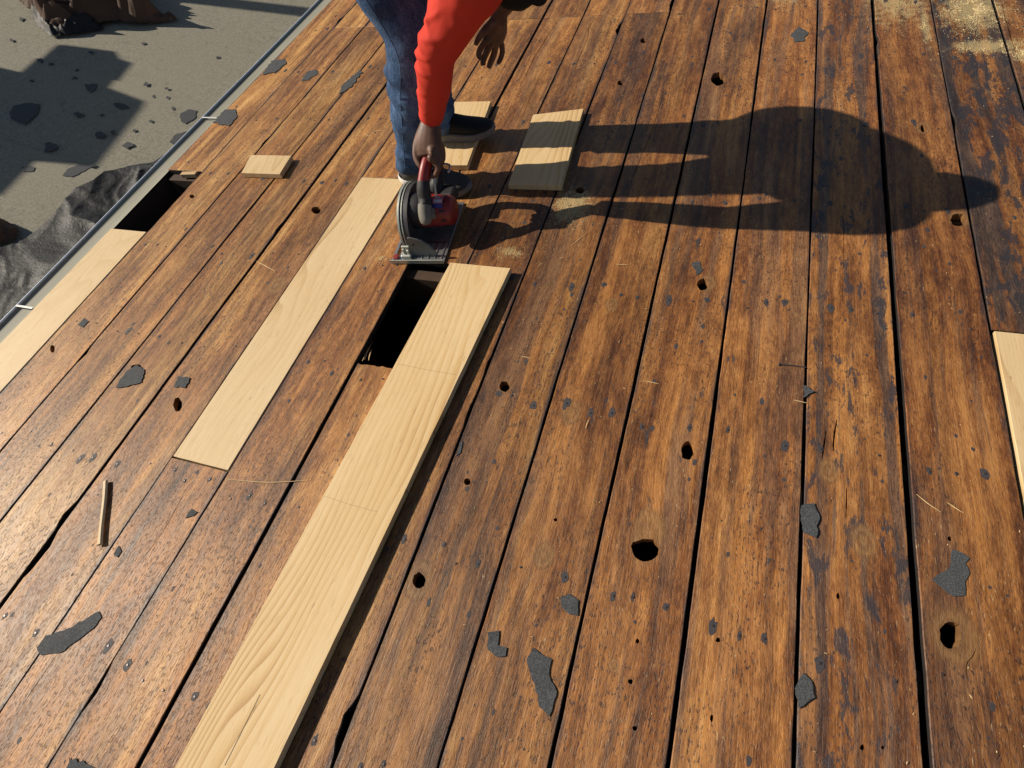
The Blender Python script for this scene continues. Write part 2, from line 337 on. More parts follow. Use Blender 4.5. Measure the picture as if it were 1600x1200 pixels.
M_DENIM = mat_denim(); M_RED = mat_cloth('orange_red_shirt', (0.46, 0.030, 0.018), (0.64, 0.058, 0.034)); M_BLACKC = mat_cloth('black_cloth', (0.008, 0.008, 0.010), (0.018, 0.018, 0.021))
M_SKIN = mat_skin(); M_HAIR = mat_cloth('black_hair', (0.006, 0.005, 0.005), (0.02, 0.016, 0.014))
M_SHOE = mat_cloth('black_shoe_fabric', (0.010, 0.011, 0.012), (0.030, 0.031, 0.033)); M_SHOEG = mat_cloth('dark_grey_shoe_mesh', (0.040, 0.042, 0.040), (0.085, 0.088, 0.084))
M_SOLE = mat_plain('grey_rubber_sole', (0.19, 0.18, 0.175), 0.7, 0, 0.2, 60); M_SOLEW = mat_plain('white_heel_rubber', (0.66, 0.62, 0.58), 0.6, 0, 0.15, 60)
M_LACE = mat_plain('grey_lace', (0.35, 0.38, 0.38), 0.7)
M_SRED = mat_plain('red_tool_plastic', (0.24, 0.022, 0.018), 0.42, 0, 0.2, 30, 0.1, 0.0006, 0.5); M_SBLK = mat_plain('black_tool_rubber', (0.022, 0.021, 0.023), 0.6, 0, 0.3, 60)
M_SGREY = mat_plain('worn_grey_rubber', (0.17, 0.155, 0.13), 0.7, 0, 0.3, 60); M_STEEL = mat_plain('scuffed_steel', (0.52, 0.52, 0.51), 0.36, 0.9, 0.25, 60, 0.15); M_GUARD = mat_plain('dark_cast_guard', (0.085, 0.080, 0.082), 0.5, 0.5, 0.3, 40)
M_BRKT = mat_plain('grey_cast_bracket', (0.17, 0.175, 0.175), 0.5, 0.6, 0.2, 60); M_EDGE = mat_plain('bright_cast_edge', (0.50, 0.52, 0.46), 0.45, 0.6, 0.2, 60)
M_STW = mat_plain('sticker_pink', (0.62, 0.16, 0.17), 0.4); M_STR = mat_plain('sticker_white', (0.70, 0.62, 0.62), 0.4); M_STB = mat_plain('sticker_blue', (0.05, 0.05, 0.22), 0.4)
M_TARPB = mat_plain('brown_tarp', (0.088, 0.052, 0.036), 0.75, 0, 0.45, 6, 0.25, 0.004, 0.15); M_PLASTIC = mat_plain('black_plastic_sheet', (0.014, 0.0145, 0.016), 0.62, 0, 0.4, 10, 0.45, 0.008, 0.3)
M_WALL = mat_plain('grey_render', (0.35, 0.33, 0.30), 0.9, 0, 0.2, 6)

# ------------------------------------------------------------------ roof deck: every board an object, gaps, knot holes and cracks cut through
VMIN, VMAX = -1.6, 5.2; RAFT = [0.65+0.4*k for k in range(-6, 12)]
deck = bpy.data.objects.new('roof_deck', None); COL.objects.link(deck); deck.matrix_world = MD; struct(deck)
gap = {-1: 0.004, 0: 0.0035, 1: 0.004, 2: 0.0055, 3: 0.010, 4: 0.003, 5: 0.003, 6: 0.008, 7: 0.005, 8: 0.0045, 9: 0.005, 10: 0.007, 11: 0.008, 12: 0.006, 13: 0.012, 14: 0.005}
def seam(k): return U0+PW*k if k >= 0 else -2.213
# chips out of board edges: (px, py, length along, depth, side of the seam)
CHIPS = [(92, 803, 0.030, 0.014, 'L'), (130, 553, 0.026, 0.012, 'R'), (65, 860, 0.05, 0.012, 'R'), (48, 880, 0.03, 0.010, 'R'), (965, 45, 0.055, 0.020, 'L'), (528, 1132, 0.050, 0.018, 'L'), (540, 1115, 0.02, 0.020, 'L'), (425, 355, 0.03, 0.009, 'L'), (410, 222, 0.03, 0.012, 'L'), (1052, 5, 0.10, 0.010, 'L'), (140, 1070, 0.05, 0.008, 'R'), (1525, 190, 0.05, 0.008, 'R'), (1378, 60, 0.03, 0.006, 'R'), (527, 32, 0.05, 0.014, 'L'), (757, 570, 0.03, 0.006, 'L'), (735, 640, 0.05, 0.006, 'L')]
chips = {}
for (x, y, ln, dp, sd) in CHIPS:
    u, v, _ = dk(x, y); k = round((u-U0)/PW); chips.setdefault((k, sd), []).append((v, ln, dp))
def edge_u(k, sd, v):
    g = gap.get(k, 0.008)/2*(1+0.55*noise.noise(Vector((k*5.7, v*1.1, 8)))); w = noise.noise(Vector((k*7.3+(3 if sd == 'L' else 0), v*2.2, 1)))*0.0022+noise.noise(Vector((k*3.1+(9 if sd == 'L' else 4), v*17, 5)))*0.0011
    c = 0.0
    for (cv, ln, dp) in chips.get((k, sd), []):
        t = abs(v-cv)/ln
        if t < 1: c = max(c, dp*(1-t*t)*(0.75+0.5*noise.noise(Vector((v*90, cv, k)))))
    u = seam(k)
    return (u-g+w-c) if sd == 'L' else (u+g+w+c)
HOLES = [(1122, 124, 11, 11), (1005, 64, 5, 4), (969, 130, 5, 4), (1498, 344, 13, 10), (1098, 445, 9, 9), (1074, 705, 10, 15), (1008, 860, 23, 18), (1485, 992, 17, 22), (655, 907, 10, 13), (788, 604, 8, 8.5), (730, 753, 5.5, 5.5), (277, 632, 7, 11), (494, 328, 7.5, 5.5), (213, 575, 9, 6), (906, 298, 7, 5), (1442, 201, 4, 6), (1348, 1168, 4, 5), (992, 1138, 4, 4), (996, 1002, 3, 4), (985, 1065, 4, 4), (1112, 1122, 3, 6), (1310, 931, 3, 5), (868, 812, 3, 3), (1122, 1000, 4, 4), (1380, 1168, 3, 3), (1484, 842, 4, 4), (82, 545, 4, 6), (300, 307, 4, 3), (568, 374, 2.5, 2.5)]
# fine cracks: px polyline, width in metres
CRACKS = [([(626, 296), (600, 345), (578, 400), (570, 425), (548, 455), (520, 500), (495, 545)], 0.0022), ([(300, 745), (270, 805), (245, 845), (205, 895)], 0.0016), ([(88, 1025), (60, 1065), (20, 1125)], 0.0018), ([(1037, 142), (1020, 200), (985, 285)], 0.0018), ([(930, 28), (920, 45), (918, 60), (905, 90), (896, 115)], 0.0025), ([(872, 30), (850, 65), (835, 90), (815, 130)], 0.003), ([(1308, 655), (1304, 680), (1302, 705)], 0.004), ([(1291, 672), (1288, 695), (1285, 715)], 0.0035), ([(1323, 762), (1323, 785), (1322, 810)], 0.003), ([(978, -30), (984, -5), (988, 14)], 0.007), ([(1549, 0), (1555, 40), (1578, 100), (1590, 140)], 0.003), ([(1565, 5), (1580, 60), (1598, 110)], 0.004), ([(1512, 1075), (1510, 1040), (1520, 1025), (1525, 1012)], 0.0016), ([(1318, 330), (1318, 400), (1316, 470)], 0.0015), ([(760, 240), (725, 300), (700, 345)], 0.0016)]
hole_loops = []
for (x, y, rx, ry) in HOLES:
    n = 18 if rx > 6 else 9; lp = []
    for i in range(n):
        a = 2*math.pi*i/n; j = 1+0.16*noise.noise(Vector((x*0.3+2*math.cos(a), y*0.3+2*math.sin(a), 0)))+random.uniform(-0.05, 0.05)
        u, v, _ = dk(x+rx*j*math.cos(a), y-ry*j*math.sin(a)); lp.append((u, v))
    hole_loops.append(ccw(lp)[::-1])
for (pl, wd) in CRACKS:
    P = [Vector(dk(*p)[:2]) for p in pl]; Q = catmull([list(p) for p in P], 4); n = len(Q); A = []; B = []
    for i, q in enumerate(Q):
        t = (Vector(Q[min(i+1, n-1)])-Vector(Q[max(i-1, 0)])).normalized(); nn = Vector((-t.y, t.x)); w = wd*0.5*(math.sin(math.pi*(i+0.5)/n)**0.5)*(1+0.4*noise.noise(Vector((i*0.9, wd*999, 0))))
        A.append(tuple(Vector(q)+nn*w)); B.append(tuple(Vector(q)-nn*w))
    hole_loops.append(ccw(A+B[::-1])[::-1])
def inside(p, lp):
    c = False; n = len(lp)
    for i in range(n):
        a = lp[i-1]; b = lp[i]
        if (a[1] > p[1]) != (b[1] > p[1]) and p[0] < (b[0]-a[0])*(p[1]-a[1])/(b[1]-a[1])+a[0]: c = not c
    return c
def nail_marks(k, uL, uR, v0, v1, pl, dirt, z):
    """nail heads over the rafters and small tar blots: two small joined parts of the board"""
    rng = random.Random(k*101+int(v0*50)); bn = bmesh.new(); bt = bmesh.new()
    def blot(u, v, r, asp, zz):
        n = rng.randint(9, 14); ph = rng.uniform(0, 99); vv = []
        for i in range(n):
            a = 2*math.pi*i/n; q = r*(1+0.5*noise.noise(Vector((ph+1.6*math.cos(a), 1.6*math.sin(a), 3)))+rng.uniform(-0.15, 0.15)); vv.append(bt.verts.new((u+q*math.cos(a), v+q*asp*math.sin(a), zz)))
        bt.faces.new(vv)
    for rv in RAFT:
        if not (v0+0.03 < rv < v1-0.03): continue
        for f in ((0.18, 0.82) if rng.random() < 0.5 else (0.2, 0.5, 0.8)):
            u = uL+(uR-uL)*(f+rng.uniform(-0.07, 0.07)); v = rv+rng.uniform(-0.02, 0.02)
            if any(inside((u, v), h) for h in hole_loops): continue
            
            if rng.random() < 0.7: blot(u, v, rng.choice((.004, .005, .006, .008)), rng.uniform(1.1, 2.3), z+0.0005)
            r = bmesh.ops.create_cone(bn, cap_ends=True, segments=8, radius1=0.0030, radius2=0.0024, depth=0.0014, matrix=Matrix.Translation((u, v, z+0.0011)))
    nb = int((v1-v0)*(4+10*dirt))
    for _ in range(nb):
        u = rng.uniform(uL+0.012, uR-0.012); v = rng.uniform(v0+0.02, v1-0.02)
        if any(inside((u, v), h) for h in hole_loops): continue
        blot(u, v, rng.choice((0.0015, 0.002, 0.0025, 0.003, 0.0045)), rng.uniform(1.0, 2.2), z+0.0004)
    for b, nm, m in ((bn, 'nail_heads', M_NAIL), (bt, 'tar_blots', M_TAR)):
        if len(b.verts): stuff(bm_obj(nm, b, m, pl))
        else: b.free()
def plank(k, v0, v1, z=0.0, endw=0.0):
    n = max(4, int((v1-v0)/0.02)); vs_ = [v0+(v1-v0)*i/n for i in range(n+1)]
    Rr = [(edge_u(k+1, 'L', v), v) for v in vs_]; Lr = [(edge_u(k, 'R', v), v) for v in vs_]
    if endw:                                                    # ragged saw or break line at both ends
        def rag(a, b, v, sg): return [(a[0]+(b[0]-a[0])*t, v+sg*(endw*noise.noise(Vector((t*9, v*5, k)))+random.uniform(-0.4, 0.4)*endw)) for t in [i/14 for i in range(1, 14)]]
    else:
        def rag(a, b, v, sg): return [(a[0]+(b[0]-a[0])*t, v+0.0012*noise.noise(Vector((t*6, v, k)))) for t in (0.25, 0.5, 0.75)]
    outer = Rr+rag(Rr[-1], Lr[-1], v1, 1)+Lr[::-1]+rag(Lr[0], Rr[0], v0, -1)
    hs = [h for h in hole_loops if all(inside(p, outer) for p in h)]
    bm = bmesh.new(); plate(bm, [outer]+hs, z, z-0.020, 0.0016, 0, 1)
    o = bm_obj('plank', bm, [M_OLD, M_BOARDSIDE], deck)
    f = (k+1)/15.0
    o['dirt'] = {12: 1.05, 14: 1.3, 11: 0.62, 10: 0.66, 9: 0.6, 8: 0.62, 13: 0.60}.get(k, max(0.15, min(1.0, 0.18+0.5*f)))+0.0
    o['wear'] = max(0.05, min(1.0, 0.95-0.85*f))+0.0
    o['tone'] = 1.0+0.17*math.sin(k*5.3+2.1*(v0 > 2))+(0.12 if k < 5 else 0)-(0.06 if k > 9 else 0)
    nail_marks(k, seam(k)+0.012, seam(k+1)-0.012, v0, v1, o, o['dirt'], z)
    return o
seg = {-1: [(1.470, VMAX)], 4: [(VMIN, 0.298), (1.482, 2.66), (2.663, VMAX)], 6: [(VMIN, 0.683), (1.088, 2.66), (2.663, VMAX)], 14: [(1.048, VMAX)]}
for k in range(-1, 21):
    for (a, b) in seg.get(k, [(VMIN, 2.66), (2.663, VMAX)] if k <= 8 else ([(VMIN, 3.06), (3.063, VMAX)] if k % 2 else [(VMIN, 3.46), (3.463, VMAX)])):
        plank(k, a, b, random.uniform(-0.0012, 0.0012), 0.004 if k in (6,) and (abs(b-0.683) < .01 or abs(a-1.088) < .01) else 0)
for v in RAFT:
    bm = bmesh.new(); box(bm, (-0.15, v, -0.0215-0.07), (4.1, 0.038, 0.14), None, 0.002); bm_obj('rafter', bm, M_RAFTER, deck)
bm = bmesh.new(); box(bm, (-2.227, (VMIN+VMAX)/2, -0.1017), (0.022, VMAX-VMIN, 0.170)); bm_obj('fascia_board', bm, M_RAFTER, deck)
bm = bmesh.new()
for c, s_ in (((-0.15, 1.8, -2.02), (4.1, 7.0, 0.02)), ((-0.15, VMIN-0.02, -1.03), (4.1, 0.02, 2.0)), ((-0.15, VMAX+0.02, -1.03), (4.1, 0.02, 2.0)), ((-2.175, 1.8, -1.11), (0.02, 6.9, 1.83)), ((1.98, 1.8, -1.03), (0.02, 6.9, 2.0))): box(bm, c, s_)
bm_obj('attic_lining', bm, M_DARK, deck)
# splinters at the cut opening
def sliver(bm, a, b, r, flat=0.5):
    a = Vector(a); b = Vector(b); m = (a+b)/2+Vector((random.uniform(-1, 1), random.uniform(-1, 1), 0))*(b-a).length*0.04
    tube(bm, [(a, r*0.5, r*0.3), (m, r, r*flat), (b, r*0.3, r*0.2)], 6, 3, (0, 0, 1))
bm = bmesh.new()
for (x0, y0, x1, y1, w0, w1) in ((570, 562, 583, 533, -0.012, -0.035), (576, 563, 581, 545, -0.004, -0.02), (566, 564, 575, 543, -0.004, -0.03)): sliver(bm, dk(x0, y0, w0), dk(x1, y1, w1), 0.0022)
tag(bm_obj('wood_splinter', bm, M_PINE_CUT, None), 'pale splinters sticking out of the broken board end in the dark opening', 'splinters').matrix_world = MD

# ------------------------------------------------------------------ fresh boards
def board(name, label, px, mat, w0, th=0.019, group=None, corners=None, wob=0.0):
    """board from the four pixels of its top face (W = w0+th); own origin at its middle"""
    C = corners if corners else [Vector(dk(x, y, w0+th)[:2]) for (x, y) in px]
    c = sum(C, Vector((0, 0)))/4; ln = ((C[1]+C[2])/2-(C[0]+C[3])/2); ang = math.atan2(ln.y, ln.x)-math.pi/2
    Rm = Matrix.Rotation(-ang, 2); lp = ccw([tuple(Rm @ (q-c)) for q in C]); out = []
    for i in range(4):
        a = Vector(lp[i]); b = Vector(lp[(i+1) % 4]); n = max(2, int((b-a).length/0.03)); nn = Vector((-(b-a).y, (b-a).x)).normalized()
        for j in range(n): 
            q = a+(b-a)*(j/n)+nn*(0.0007*noise.noise(Vector((j*0.7, i*9, c.x*50)))); out.append((q.x, q.y))
    bm = bmesh.new(); plate(bm, [out], th, 0.0, 0.001)
    for f in bm.faces: f.material_index = 0 if abs(f.normal.z) > 0.5 or True else 1
    o = bm_obj(name, bm, mat); o.matrix_world = MD @ Matrix.Translation((c.x, c.y, w0)) @ Matrix.Rotation(ang, 4, 'Z')
    return tag(o, label, 'board', group)
def rect(k, v0, v1, g=0.003): 
    a, b = seam(k)+g, seam(k+1)-g; return [Vector((a, v0)), Vector((a, v1)), Vector((b, v1)), Vector((b, v0))]
board('pine_board', 'new pale board fitted into the outermost row beside the metal gutter', None, M_PINE2, -0.0205, 0.0215, None, rect(-1, -1.5, 1.100, 0.0035))
board('pine_board', 'new pale swirl-grained board fitted flush between old boards, with a small knot on its edge', None, M_PINE2, -0.020, 0.0215, None, rect(4, 0.302, 1.478, 0.0025))
board('pine_board', 'new pale board filling the row where a dark stained old board ends', None, M_PINE2, -0.020, 0.022, None, [Vector((seam(14)+0.004, -1.5)), Vector((seam(14)+0.006, 1.043)), Vector((seam(15)-0.006, 1.043)), Vector((seam(15)-0.006, -1.5))])
P = [dkW(704, 411, .0205), dkW(798, 420, .0205), dkW(430, 1200, .0205), dkW(274, 1200, .0205)]
ext = 1.25
lb = [Vector((P[3]+(P[3]-P[0])*(ext-1))[:2]), Vector(P[0][:2]), Vector(P[1][:2]), Vector((P[2]+(P[2]-P[1])*(ext-1))[:2])]
longb = board('pine_board', 'longest new board, striped pine, lying loose over the open gap in front of the saw', None, M_PINE, 0.0045, 0.019, None, lb)
board('pine_offcut', 'short pine offcut lying loose, crossed by the leg shadows of the worker', [(794, 288), (833, 179), (912, 169.5), (877, 290)], M_PINE, 0.0025, 0.019)
board('pine_offcut', 'pine offcut pinned under the black shoe of the worker', [(662, 258), (703, 159), (767, 158), (730, 258)], M_PINE, 0.0025, 0.019)
board('pine_offcut', 'small square pine offcut lying alone near the gutter side', [(377, 270), (392, 242), (455, 243), (437, 272)], M_PINE2, 0.0025, 0.019)
# pencil cut line, knot and chip on boards (parts)
def on_board(ob, name, pts, r, mat):
    inv = ob.matrix_world.inverted(); bm = bmesh.new()
    Q = [inv @ (MD @ Vector(dk(x, y, 0.022))) for (x, y) in pts]
    for a, b in zip(Q, Q[1:]):
        t = (b-a); nn = Vector((-t.y, t.x, 0)).normalized()*r
        f = [bm.verts.new((q.x, q.y, 0.0194)) for q in (a-nn, b-nn, b+nn, a+nn)]; bm.faces.new(f)
    return bm_obj(name, bm, mat, ob)
M_PENCIL = mat_plain('pencil_mark', (0.20, 0.15, 0.10), 0.7)
on_board(longb, 'pencil_line', [(621, 569), (660, 577), (712, 586)], 0.0003, M_PENCIL); on_board(longb, 'pencil_line', [(505, 775), (548, 789), (590, 800)], 0.0003, M_PENCIL)
on_board(longb, 'surface_crack', [(407, 1085), (380, 1140), (352, 1196)], 0.0006, M_PENCIL)

# ------------------------------------------------------------------ gutter
gut = thing('gutter', 'galvanised metal gutter running along the edge of the wooden deck', 'gutter', (-2.23, 1.8, -0.008))
prof = [(0.0165, 0.0005), (0.000, -0.004), (-0.020, -0.006), (-0.056, -0.007), (-0.071, -0.004), (-0.078, 0.002)]
bm = bmesh.new(); V0, V1 = VMIN-1.8, VMAX-1.8
def sweep(bm, pr, t, ys):
    rows = []
    for y in ys:
        o_ = [(x, y, z) for (x, z) in pr]; nn = []
        for i in range(len(pr)):
            a = Vector(pr[max(i-1, 0)]); b = Vector(pr[min(i+1, len(pr)-1)]); d = (b-a).normalized(); nn.append((pr[i][0]-d.y*-t, y, pr[i][1]+d.x*-t*-1))
        rows.append([bm.verts.new(q) for q in o_]+[bm.verts.new(q) for q in nn[::-1]])
    n = len(rows[0])
    for a, b in zip(rows, rows[1:]):
        for i in range(n): bm.faces.new((a[i], a[(i+1) % n], b[(i+1) % n], b[i]))
    bm.faces.new(rows[0][::-1]); bm.faces.new(rows[-1]); bmesh.ops.recalc_face_normals(bm, faces=bm.faces[:])
sweep(bm, prof, 0.0015, [V0+(V1-V0)*i/24 for i in range(25)]); bm_obj('trough', bm, M_TROUGH, gut)
bm = bmesh.new(); tube(bm, [(Vector((-0.081+0.0012*math.sin(i*1.7), V0+(V1-V0)*i/14, 0.002)), 0.0042) for i in range(15)], 12, 3); bm_obj('rolled_rim', bm, M_ZINC, gut, True)
for (x, y) in ((345, 183), (46, 480)):
    v = dk(x, y)[1]-1.8; bm = bmesh.new(); box(bm, (-0.036, v, 0.0055), (0.086, 0.008, 0.0018), Matrix.Rotation(0.0, 3, 'Y'), 0.0006); bm_obj('hanger_strap', bm, M_STRAP, gut)
bm = bmesh.new(); box(bm, (0, 0, 0), (0.075, 0.020, 0.018), Matrix.Rotation(0.1, 3, 'Z'), 0.0015)
u, v, w = dk(296, 270, 0.0); o = bm_obj('wood_block', bm, M_PINE_CUT); o.matrix_world = MD @ Matrix.Translation((u, v-0.004, -0.006)); tag(o, 'small pale block of cut wood at the end of the open eave slot', 'wood block')

# ------------------------------------------------------------------ torn shingle flakes
def flake(px, label, where='deck', th=0.0011, name='shingle_flake', mat=None, lift=0.0, group='torn shingle flakes left on the deck', cat='shingle flake'):
    P = [Vector(dk(x, y, th)) if where == 'deck' else low(x, y) for (x, y) in px]
    c = sum(P, Vector())/len(P); L = ccw([((p-c).x, (p-c).y) for p in P]); out = []
    n = len(L)
    for i in range(n):
        a = Vector(L[i]); b = Vector(L[(i+1) % n]); m = max(1, int((b-a).length/(0.008 if where == 'deck' else 0.02)))
        for j in range(m):
            q = a+(b-a)*j/m; nn = Vector((-(b-a).y, (b-a).x)).normalized(); q += nn*((b-a).length*0.06*random.uniform(-1, 1) if j else 0); out.append((q.x, q.y))
    bm = bmesh.new(); plate(bm, [out], th, 0.0, 0)
    if lift:
        mx = max(abs(v.co.x) for v in bm.verts)
        for v_ in bm.verts: v_.co.z += lift*(v_.co.x/mx)**2
    o = bm_obj(name, bm, mat or M_FLAKE)
    o.matrix_world = (MD @ Matrix.Translation((c.x, c.y, 0.0014))) if where == 'deck' else Matrix.Translation((c.x, c.y, LOWZ+0.001))
    return tag(o, label, cat, group)
FL = [([(58, 1012), (72, 993), (100, 985), (135, 967), (155, 955), (159, 965), (146, 982), (120, 1002), (95, 1020), (65, 1024)], 'long curved grey shingle flake, the largest on the deck'),
 ([(108, 1182), (150, 1200), (160, 1225), (104, 1225)], 'grey shingle corner near the long curved flake, toward the loose long board'),
 ([(181, 606), (196, 582), (213, 570), (226, 577), (222, 597), (200, 604)], 'pointed grey shingle flake covering half of a knot hole'),
 ([(272, 605), (280, 588), (298, 590), (290, 606)], 'small grey shingle flake just above an oval knot hole'),
 ([(823, 1030), (833, 1012), (862, 1030), (858, 1055), (870, 1080), (858, 1120), (843, 1105), (836, 1070), (824, 1038)], 'long upright boot-shaped grey shingle flake beside a board gap'),
 ([(876, 934), (890, 928), (904, 938), (903, 962), (890, 960), (878, 948)], 'round-edged grey flake touching the gap near the boot-shaped flake'),
 ([(762, 988), (780, 985), (778, 1008), (792, 1012), (790, 1025), (775, 1026), (762, 1015)], 'small grey flake notched in two lobes'),
 ([(1252, 790), (1272, 786), (1280, 805), (1275, 840), (1255, 832), (1250, 800)], 'half-round dark flake at the edge of the blotchy orange board'),
 ([(1455, 905), (1482, 888), (1488, 858), (1505, 865), (1515, 872), (1508, 880), (1515, 895), (1507, 910), (1508, 930), (1490, 932)], 'jagged dark shingle flake above a large ringed knot hole'),
 ([(1255, 1051), (1268, 1065), (1273, 1090), (1247, 1106), (1242, 1075)], 'dark triangular flake bridging a narrow board gap'),
 ([(1256, 602), (1274, 612), (1255, 622)], 'tiny dark triangular flake beside a thin bent nail'),
 ([(410, 117), (425, 95), (445, 92), (447, 100), (430, 113)], 'grey shingle flake lying across the gutter edge of the deck'),
 ([(470, 127), (480, 112), (495, 109), (497, 115), (480, 126)], 'oval grey shingle flake on the second board from the gutter'),
 ([(530, 148), (535, 133), (560, 110), (566, 112), (550, 135)], 'narrow dark strip of shingle lying along a board gap'),
 ([(1235, 55), (1248, 42), (1262, 50), (1255, 65), (1242, 66)], 'square grey flake dusted with sawdust'),
 ([(1080, 412), (1092, 408), (1099, 422), (1090, 430)], 'small grey flake touching a knot hole below the shadow of the worker'),
 ([(122, 508), (132, 497), (139, 502), (130, 512)], 'little grey flake close to the new board along the gutter'),
 ([(290, 810), (300, 795), (309, 800), (303, 806)], 'hooked little flake below the end of the swirl-grained new board'),
 ([(178, 866), (186, 853), (190, 862), (184, 871)], 'little grey flake beside the pale wooden stick'),
 ([(713, 712), (718, 692), (723, 690), (720, 708)], 'small grey flake at the gap beside the shadow of the long board')]
for px, lab in FL: flake(px, lab)
flake([(333, 192), (350, 172), (368, 171), (371, 182), (358, 197)], 'dark shingle flake hanging over the gutter at a hanger strap')
LF = [([(15, 178), (22, 165), (45, 161), (62, 163), (58, 178), (40, 195), (28, 190), (18, 186)], 'largest dark tar paper scrap on the flat roof, inside the building shadow'),
 ([(132, 132), (153, 132), (150, 140), (142, 145), (135, 138)], 'triangular tar paper scrap inside the neck of the shadow on the flat roof'),
 ([(178, 160), (195, 163), (203, 169), (190, 171), (180, 167)], 'flat tar paper scrap near the pointed corner of the shadow'),
 ([(282, 178), (295, 171), (308, 173), (305, 185), (290, 194), (283, 190)], 'broken sunlit tar paper scrap on the flat roof by the gutter'),
 ([(265, 222), (275, 210), (295, 205), (290, 220), (270, 226)], 'smooth dark scrap on the flat roof against the gutter'),
 ([(98, 275), (105, 265), (125, 256), (150, 258), (132, 268), (112, 277)], 'tar paper scrap at the seam of the flat roof at the shadow edge')]
for px, lab in LF: flake(px, lab, 'low', 0.0015, 'tar_paper_scrap', M_FLAKE, 0, 'tar paper scraps on the flat roof', 'scrap')
SL = [(123, 180, 7), (157, 211, 9), (177, 207, 6), (77, 230, 9), (42, 264, 10), (229, 132, 4), (260, 138, 3), (240, 151, 3), (262, 153, 4), (271, 170, 4), (237, 190, 3), (200, 227, 7), (81, 101, 4), (120, 110, 3), (142, 82, 3), (50, 126, 4), (117, 122, 4), (18, 62, 4), (225, 68, 4), (210, 204, 4), (160, 180, 3), (64, 95, 5), (33, 30, 4), (340, 90, 3)]
for i, (x, y, r) in enumerate(SL):
    px = [(x+r*1.3*math.cos(a)*random.uniform(.35, 1.3), y+r*0.8*math.sin(a)*random.uniform(.35, 1.3)) for a in [q*2*math.pi/7+i for q in range(7)]]
    flake(px, 'small dark crumb of tar paper on the flat roof', 'low', 0.0012, 'tar_crumb', M_FLAKE, 0, 'tar crumbs on the flat roof', 'scrap')

# ------------------------------------------------------------------ small things on the deck
def deckobj(name, bm, mat, c, label, cat, group=None):
    o = bm_obj(name, bm, mat); o.matrix_world = MD @ Matrix.Translation(c); return tag(o, label, cat, group)
M_STICK = mat_plain('pale_split_wood', (0.72, 0.56, 0.34), 0.7, 0, 0.15, 40)
bm = bmesh.new(); a = dkW(165, 752, .006); b = dkW(156, 851, .006); m = (a+b)/2
tube(bm, [(a-m, .0065, .005), ((a-m)*0.4+Vector((.002, 0, 0)), .006, .005), ((b-m)*0.5, .0055, .005), (b-m, .0075, .005)], 6, 4, (0, 0, 1))
deckobj('wooden_stick', bm, M_STICK, m, 'pale split wooden stick lying across an old board', 'stick')
bm = bmesh.new(); a = dkW(1217, 569, .002); b = dkW(1259, 574, .002); m = (a+b)/2; tube(bm, [(a-m, .0022), ((b-m)*.2+Vector((0, .001, 0)), .0016), (b-m, .0014)], 8, 3); ball(bm, a-m, (.002, .0045, .0045))
deckobj('bent_nail', bm, M_NAIL, m, 'thin bent nail lying across a board gap', 'nail')
M_CHIP = mat_plain('pale_splinter', (0.62, 0.43, 0.21), 0.7)
SPL = [(430, 424, 400, 408), (356, 749, 482, 750), (1432, 772, 1470, 800), (1480, 785, 1506, 802), (803, 116, 816, 103), (569, 210, 577, 213), (552, 240, 558, 236), (585, 205, 606, 203), (815, 557, 830, 560), (1005, 595, 1030, 600), (892, 384, 917, 364), (1028, 320, 1024, 328), (1515, 1085, 1520, 1092), (920, 656, 915, 670), (962, 413, 983, 414), (1240, 625, 1262, 630)]
for i, (x0, y0, x1, y1) in enumerate(SPL):
    a = dkW(x0, y0, .002); b = dkW(x1, y1, .002); m = (a+b)/2; bm = bmesh.new(); sliver(bm, a-m, b-m, 0.0011 if i else 0.0014)
    deckobj('wood_splinter', bm, M_CHIP, m, 'thin pale wood splinter lying on an old board', 'splinter', 'loose pale splinters on the boards')
# loose sawdust crumbs and fibres: uncountable
rng = random.Random(3); vs_, fs_ = [], []
def crumb(u, v, s, w=0.0):
    kk = math.floor((u-U0)/PW)
    if u < -2.0 or u-edge_u(kk, 'R', v) < 0.003 or edge_u(kk+1, 'L', v)-u < 0.003 or (kk == 6 and 0.67 < v < 1.10): return
    if any(abs(h[0][0]-u) < 0.08 and abs(h[0][1]-v) < 0.08 and inside((u, v), h) for h in hole_loops): return
    i = len(vs_); a = rng.uniform(0, 6.28); l = s*rng.uniform(0.8, 2.6); dx, dy = math.cos(a)*l, math.sin(a)*l; ex, ey = -math.sin(a)*s*.5, math.cos(a)*s*.5
    z = w+0.0012
    vs_.extend([(u-dx-ex, v-dy-ey, z), (u+dx-ex, v+dy-ey, z), (u+dx+ex, v+dy+ey, z+s*.3), (u-dx+ex, v-dy+ey, z+s*.3), (u, v, z+s*.9)])
    fs_.extend([(i, i+1, i+4), (i+1, i+2, i+4), (i+2, i+3, i+4), (i+3, i, i+4)])
for (cx, cy, rx, ry, thr) in DUST:
    for _ in range(int(4200*rx*ry/0.02) if thr < 0.5 else 250):
        r = abs(rng.gauss(0, 0.55)); a = rng.uniform(0, 6.28); u = cx+rx*r*math.cos(a); v = cy+ry*r*math.sin(a)
        if noise.noise(Vector((u*22, v*14, 2)))+noise.noise(Vector((u*60, v*50, 5)))*.6 > 0.02: crumb(u, v, rng.choice((.0007, .0010, .0014)))
for _ in range(1500):
    crumb(rng.uniform(-2.1, 1.1), rng.uniform(-0.4, 3.0), rng.choice((.0006, .0008, .0011)))
for _ in range(700):
    crumb(rng.gauss(-0.7, 0.35), rng.gauss(1.25, 0.3), rng.choice((.0007, .0010, .0014)))
me = bpy.data.meshes.new('sawdust'); me.from_pydata(vs_, [], fs_)
